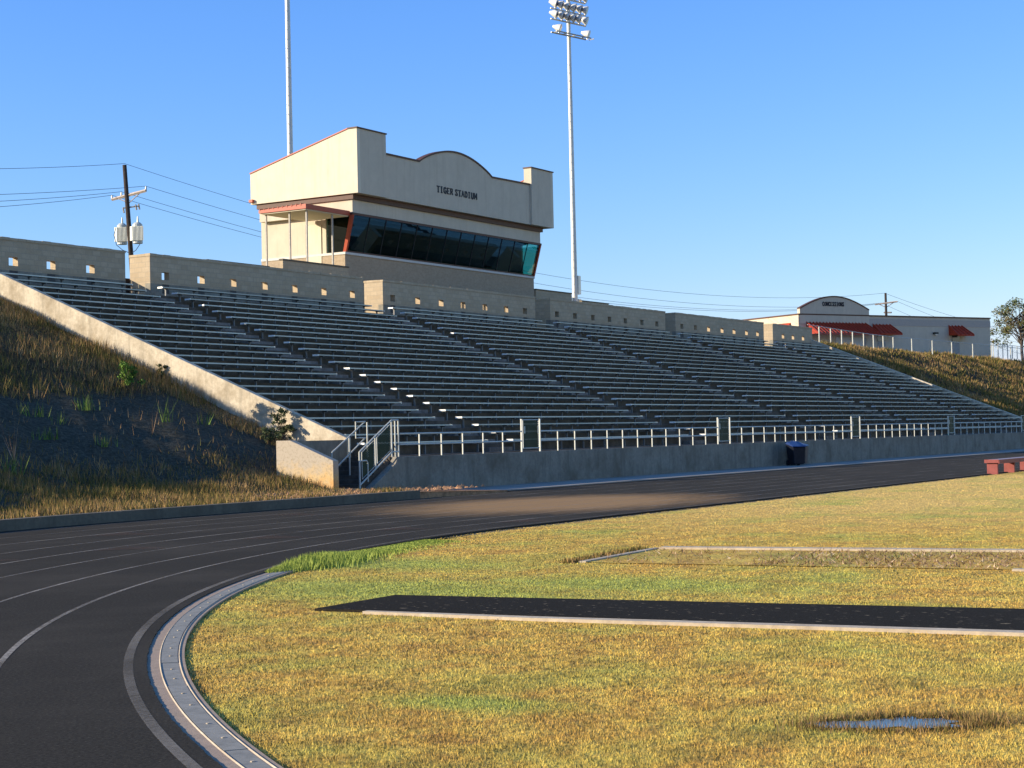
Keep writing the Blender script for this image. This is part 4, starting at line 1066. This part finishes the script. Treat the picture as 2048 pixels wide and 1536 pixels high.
# arched gable: a parapet 3 m deep over the left part
gw = 9.35
zs = ztop+0.60; zpk = 15.05-7.9
pts = [(0.15, ztop-0.9), (0.15, zs)]+[(0.15+gw*i/24, zs+(zpk-zs)*(math.sin(math.pi*(0.06+0.88*i/24))-math.sin(math.pi*.06))/(1-math.sin(math.pi*.06))) for i in range(25)]+[(0.15+gw, ztop-0.9)]
pts = [pts[0]]+pts[2:]
MB().prism(pts, 'y', -0.06, 0.3).build('arched_gable', m_stucco2, cb)
cp = MB()
for a, b in zip(pts[1:-2], pts[2:-1]): cp.prism([(a[0], a[1]+.001), (b[0], b[1]+.001), (b[0], b[1]+.12), (a[0], a[1]+.12)], 'y', -0.12, 0.36)
cp.build('gable_coping', m_brown, cb)
le = empty('lettering'); le.parent = cb
lettering('CONCESSIONS', le, (3.15, -0.11, zs+0.36), 2.95, 0.42)
def awning(x0, x1, z0, z1, proj, name='awning'):
    e = 0.9
    aw = MB().add([(x0, 0, z1), (x1, 0, z1), (x1+e*0.6, -proj, z0), (x0-e*0.0, -proj, z0), (x0, 0, z0), (x1+e*0.6, 0, z0)], [(0, 3, 2, 1), (3, 4, 5, 2), (0, 4, 3), (1, 2, 5), (0, 1, 5, 4)]).build(name, m_redroof, cb)
    rb = MB(); n_ = int((x1-x0)/0.42)
    for j in range(n_+1):
        f = j/n_; xt = x0+(x1-x0)*f; xb_ = x0+(x1+e*0.6-x0)*f
        rb.tube([(xt, -0.02, z1+.04), (xb_, -proj, z0+.05)], 0.06, 4)
    rb.build('seam', m_redroof, aw)
    MB().box(x0-.02, x1+e*0.6+.02, -proj-0.03, -proj, z0-0.12, z0+0.03).build('gutter', m_redroof, aw)
    return aw
za1 = 12.42-7.9
awning(1.0, 8.9, za1-1.25, za1, 1.9); awning(10.0, 12.35, za1-1.15, za1-.1, 1.3); awning(20.9, 22.8, za1-1.15, za1-.1, 1.3)
MB().prism([(2, za1-1.1), (2, za1-1.0), (6, za1-1.0), (6, za1-1.1)], 'x', -1.3, 0.0).build('side_awning', m_redroof, cb)
sa = MB().add([(0, 1.2, za1), (0, 6.8, za1), (-1.4, 7.0, za1-1.2), (-1.4, 1.2, za1-1.2), (0, 1.2, za1-1.2), (0, 7.0, za1-1.2)], [(0, 1, 2, 3), (0, 3, 4), (1, 5, 2), (3, 2, 5, 4)]).build('side_awning', m_redroof, cb)
for (xd, wd2) in ((10.6, 1.1), (21.4, 1.0)):
    dz0 = 9.0-7.9
    MB().box(xd, xd+wd2, -0.04, -0.002, 0, 3.0-0.7+0.35).build('door', m_door, cb)
    MB().box(xd-0.05, xd+wd2+0.05, -0.06, -0.003, 2.66, 3.35).build('transom', m_glassdark, cb)
MB().box(4.9, 8.7, -0.06, -0.002, 0.9, 3.05).build('service_shutter', m_shutter, cb)
MB().box(8.75, 8.95, -0.12, -0.002, 1.9, 3.0).build('downpipe', m_brkt, cb)
wl = MB().box(18.55, 19.05, -0.35, 0, 3.5, 3.68).build('wall_light', m_dark, cb)
MB().box(18.7, 18.95, -0.3, -0.05, 3.4, 3.495).build('lens', m_lamp, wl)
# chain-link fence on the crest
fpts = [(126.43, 8.37), (128.92, 8.33), (131.37, 8.29), (133.9, 8.25), (136.51, 8.22), (138.9, 8.2), (141.35, 8.2), (143.95, 8.2), (149.0, 8.25), (154.9, 8.3), (160.9, 8.35), (167.8, 8.42), (174.4, 8.5), (181.6, 8.5), (189, 8.5), (197, 8.5), (206, 8.5)]
fn = empty('chain_link_fence', (126.4, 48.75, 8.2)); tag(fn, 'chain link fence with pale posts along the crest in front of the concession building', 'fence')
for i, (fx, fz) in enumerate(fpts):
    MB().tube([(fx-126.4, 0, fz-8.6), (fx-126.4, 0, fz-8.2+1.25)], 0.055, 6).build('post', m_galv, fn)
ms = MB(); tp = MB()
fp = [(124.0, 8.4)]+fpts
for (xa, za), (xb, zb2) in zip(fp[:-1], fp[1:]):
    ms.add([(xa-126.4, 0.01, za-8.2), (xb-126.4, 0.01, zb2-8.2), (xb-126.4, 0.01, zb2-8.2+1.2), (xa-126.4, 0.01, za-8.2+1.2)], [(0, 1, 2, 3)])
    tp.tube([(xa-126.4, 0, za-8.2+1.22), (xb-126.4, 0, zb2-8.2+1.22)], 0.03, 5)
ms.build('wire_mesh', m_chain, fn); tp.build('top_rail', m_galv, fn)
fn2 = empty('chain_link_fence', (178, 50, 8.5)); tag(fn2, 'second fence with pale posts running back beside the building, at the right edge', 'fence')
for i in range(10):
    p_ = at(1987+i*9.5, 712+i*0.6, 176+i*4.0); MB().tube([p_-fn2.location-Vector((0, 0, 0.2)), p_-fn2.location+Vector((0, 0, 1.3))], 0.05, 6).build('post', m_galv, fn2)
pa = at(1987, 712, 176)-fn2.location; pb_ = at(1987+85, 717, 212)-fn2.location
MB().tube([pa+Vector((0, 0, 1.28)), pb_+Vector((0, 0, 1.28))], 0.03, 5).build('top_rail', m_galv, fn2)
MB().add([pa, pb_, pb_+Vector((0, 0, 1.25)), pa+Vector((0, 0, 1.25))], [(0, 1, 2, 3)]).build('wire_mesh', m_chain, fn2)

# ------------------------------------------------------------------ tree at the right edge
def leaves(name, centers, n_per, spread, size, mat, parent):
    cs = np.repeat(np.array([list(c) for c in centers]), n_per, 0)
    sp = np.repeat(np.array(spread if hasattr(spread, '__len__') else [spread]*len(centers)), n_per)
    n = len(cs); d_ = rng.standard_normal((n, 3)); d_ /= np.linalg.norm(d_, axis=1)[:, None]
    p = cs + d_*(sp*rng.random(n)**0.6)[:, None]*np.array([1, 1, 0.7])
    a = rng.standard_normal((n, 3)); a /= np.linalg.norm(a, axis=1)[:, None]
    b = np.cross(a, rng.standard_normal((n, 3))); b /= np.linalg.norm(b, axis=1)[:, None]
    s_ = size*rng.uniform(0.6, 1.3, n)[:, None]
    v = np.stack([p-a*s_, p+b*s_*0.5, p+a*s_, p-b*s_*0.5], 1)
    me = bpy.data.meshes.new(name); me.vertices.add(4*n); me.vertices.foreach_set('co', v.reshape(-1))
    me.loops.add(4*n); me.loops.foreach_set('vertex_index', np.arange(4*n, dtype=np.int32)); me.polygons.add(n)
    me.polygons.foreach_set('loop_start', np.arange(0, 4*n, 4, dtype=np.int32)); me.update(calc_edges=True); me.materials.append(mat)
    o = bpy.data.objects.new(name, me); col.objects.link(o); o.parent = parent; return o
tb = at(2046, 700, 200); tb.z = 8.3
tree = empty('tree', tb); tag(tree, 'thin-leaved tree with autumn-tinged open crown at the right edge', 'tree')
tk = MB(); tr_ = random.Random(3)
trunk = [Vector((0, 0, 0)), Vector((-0.15, 0.1, 1.6)), Vector((-0.25, 0.1, 3.0)), Vector((-0.45, 0.15, 4.5)), Vector((-0.5, 0.1, 6.2))]
tk.tube(trunk, [0.2, 0.17, 0.14, 0.10, 0.05], 8)
tips = []
for i in range(46):
    th_ = tr_.uniform(0, 6.283); ph = tr_.uniform(-0.45, 1.0); rr = tr_.uniform(0.72, 1.0)
    ca_ = math.sqrt(max(0, 1-ph*ph))
    c_ = Vector((math.cos(th_)*ca_*3.7*rr, math.sin(th_)*ca_*3.7*rr, 4.4+ph*3.5*rr)); tips.append(c_)
    f = tr_.choice((1, 2, 2, 3, 3)); s0 = trunk[f].lerp(trunk[f+1], tr_.random()); mid = s0.lerp(c_, 0.5)+Vector((0, 0, 0.35))
    tk.tube([s0, mid, c_], [0.06, 0.035, 0.012], 5)
for i in range(12): tips.append(Vector((tr_.uniform(-2, 2), tr_.uniform(-2, 2), tr_.uniform(4, 6.5))))
tk.build('trunk', m_bark, tree)
leaves('crown', tips, 130, [0.55+0.45*tr_.random() for _ in tips], 0.115, m_treel, tree)
# far tree line, low, seen over the fence
for i, (u_, dd, hh_) in enumerate(((2018, 300, 2.0), (2040, 310, 2.8))):
    b_ = at(u_, 700, dd); b_.z = 8.4
    tt = empty('distant_shrub', b_); tag(tt, ('low' if i == 0 else 'slightly taller')+' distant shrub showing through the fence at the right edge', 'shrub', 'distant shrubs beyond the fence')
    MB().tube([(0, 0, 0), (0, 0, hh_*.6)], [.1, .05], 5).build('stem', m_bark, tt)
    leaves('foliage', [(random.uniform(-2, 2), random.uniform(-2, 2), random.uniform(.5, hh_)) for _ in range(24)], 60, 0.9, 0.14, m_shrubd, tt)

# ------------------------------------------------------------------ plants on the near embankment
def hill_at(u, v):
    d_ = CF + CR*((u-1024)/F_PX) - CU*((v-768)/F_PX); k = 25.0
    while k < 110:
        p = Vector((0, 0, EYE))+d_*k
        rr = math.hypot(p.x-CX, p.y-CY) if p.x < CX else p.y-CY
        s = rr-R_OUT-0.28
        if s > 0:
            z = float(prof(s))+float(undul(p.x, p.y, 0.085))*min(max((s-1)/4, 0), 1)
            if p.z <= z: return Vector((p.x, p.y, z))
        k += 0.05
    return p
def shrub(u, v, h_, w_, mat, label, n=16, size=0.05, per=45, name='shrub', group=None):
    p = hill_at(u, v); t = empty(name, p); tag(t, label, 'shrub', group)
    st = MB(); cs = []
    for i in range(n):
        zf = random.uniform(.2, .95); sp_ = w_*.42*(1.15-0.8*zf); c = Vector((random.gauss(0, sp_), random.gauss(0, sp_), h_*zf)); cs.append(c)
        st.tube([(0, 0, 0), tuple(c*0.5+Vector((0, 0, .03))), tuple(c)], [0.012, 0.008, 0.005], 4)
    st.build('stem', m_bark, t); leaves('foliage', cs, per, w_*0.26, size, mat, t); return t
shrub(256, 780, 0.85, 0.55, m_shrub, 'bright green leafy bush standing alone halfway up the dark embankment', 24, 0.038, 60)
shrub(566, 878, 0.95, 0.42, m_shrubd, 'dull green bush against the foot of the sunlit cheek wall', 26, 0.035, 70)
shrub(540, 884, 0.4, 0.5, m_shrubd, 'brownish low bush left of the one by the cheek wall foot', 16, 0.035, 50)
shrub(36, 600, 0.6, 0.45, m_shrub, 'small green bush beside the cheek wall at the upper left corner of the slope', 12, 0.05, 40)
shrub(323, 757, 0.45, 0.35, m_shrubd, 'small dry bush touching the cheek wall halfway down', 9, 0.045, 30)
def clump(u, v, n_, h_, mat, label, wd_=0.03, spread=0.18, tall=False):
    p = hill_at(u, v); k = NT
    ps = np.zeros((n_, 3)); ps[:, 0] = rng.normal(0, spread, n_); ps[:, 1] = rng.normal(0, spread, n_)
    t = empty('grass_clump', p); tag(t, label, 'grass clump')
    blades('leaf_blades', ps, rng.uniform(h_*.5, h_, n_), np.full(n_, wd_), mat, 0.55, kind=None, parent=t)
clump(170, 822, 36, 0.55, m_weedg, 'spiky grass clump, larger of the two upper ones on the dark slope')
clump(60, 835, 30, 0.5, m_weedg, 'spiky grass clump near the left edge on the dark slope', spread=.22)
clump(125, 850, 12, 0.45, m_weedg, 'two thin upright leaves between the spiky clumps', 0.022)
clump(328, 845, 14, 0.9, m_weedg, 'tall thin grass spike right of the centre of the dark slope', 0.03, 0.1)
clump(90, 880, 22, 0.4, m_weedg, 'low spreading grass clump below the spiky clumps')
clump(20, 950, 20, 0.6, m_weedg, 'dim green clump low at the left edge of the slope')
clump(28, 925, 7, 1.3, m_straw, 'very tall dead stalk near the left edge of the slope', 0.02, 0.003)
clump(205, 895, 18, 0.4, m_weedg, 'small pale grass tuft in the middle of the dark slope')
clump(305, 870, 6, 1.0, m_straw, 'single dead stalk leaning beside the thin grass spike', 0.02, 0.003)
clump(415, 850, 12, 0.45, m_weedg, 'light green sprout below the cheek wall')

# ------------------------------------------------------------------ carts and red bench
def cart(x, y, rz, label, sc_=1.0):
    t = empty('wheeled_cart', (x, y, 0.03), rz); tag(t, label, 'trash cart', 'blue-lidded trash carts by the wall'); t.scale = (sc_,)*3
    b = MB(); lo = [(-.27, -.30), (.27, -.30), (.27, .28), (-.27, .28)]; hi = [(-.34, -.36), (.34, -.36), (.34, .36), (-.34, .36)]
    vs = [(x_, y_, 0.06) for x_, y_ in lo]+[(x_, y_, 0.86 if y_ < 0 else 1.0) for x_, y_ in hi]
    b.add(vs, [(3, 2, 1, 0), (0, 1, 5, 4), (1, 2, 6, 5), (2, 3, 7, 6), (3, 0, 4, 7), (4, 5, 6, 7)]).build('body', m_binn, t, bevel=0.03)
    l_ = MB().add([(-.37, -.40, .87), (.37, -.40, .87), (.37, .38, 1.02), (-.37, .38, 1.02), (-.33, -.34, .92), (.33, -.34, .92), (.30, .30, 1.12), (-.30, .30, 1.12)], [(0, 1, 5, 4), (1, 2, 6, 5), (2, 3, 7, 6), (3, 0, 4, 7), (4, 5, 6, 7), (3, 2, 1, 0)]).build('lid', m_lid, t, bevel=0.015)
    for s_ in (-1, 1):
        wh = MB().tube([(s_*.24, .30, .12), (s_*.31, .30, .12)], [.13, .13], 14).build('wheel', m_binn, t)
    MB().tube([(-.28, .40, .98), (-.28, .48, 1.0), (.28, .48, 1.0), (.28, .40, .98)], .018, 6).build('handle', m_binn, t)
    return t
cart(71.6, 28.85, math.radians(-40), 'left black trash cart with blue lid, standing against the front wall', 0.95)
cart(72.75, 29.15, math.radians(10), 'right black trash cart with blue lid, partly behind its neighbour', 0.98)

b = empty('painted_bench', (58.1, 16.12, 0)); tag(b, 'long low maroon bench on slab supports at the inner edge of the track', 'bench')
MB().box(-0.06, 9.5, -0.02, 0.44, 0.40, 0.47).build('seat', m_benchtop, b, bevel=0.01)
MB().box(-0.08, 9.52, -0.045, -0.022, 0.33, 0.465).build('apron', m_benchred, b)
MB().box(-0.085, -0.062, -0.02, 0.46, 0.36, 0.475).build('end_board', m_benchred, b)
for x_ in (0.0, 2.1, 4.2, 6.3, 8.4):
    MB().box(x_, x_+0.10, 0.03, 0.40, -0.04, 0.398).build('support', m_benchred, b, bevel=0.01)
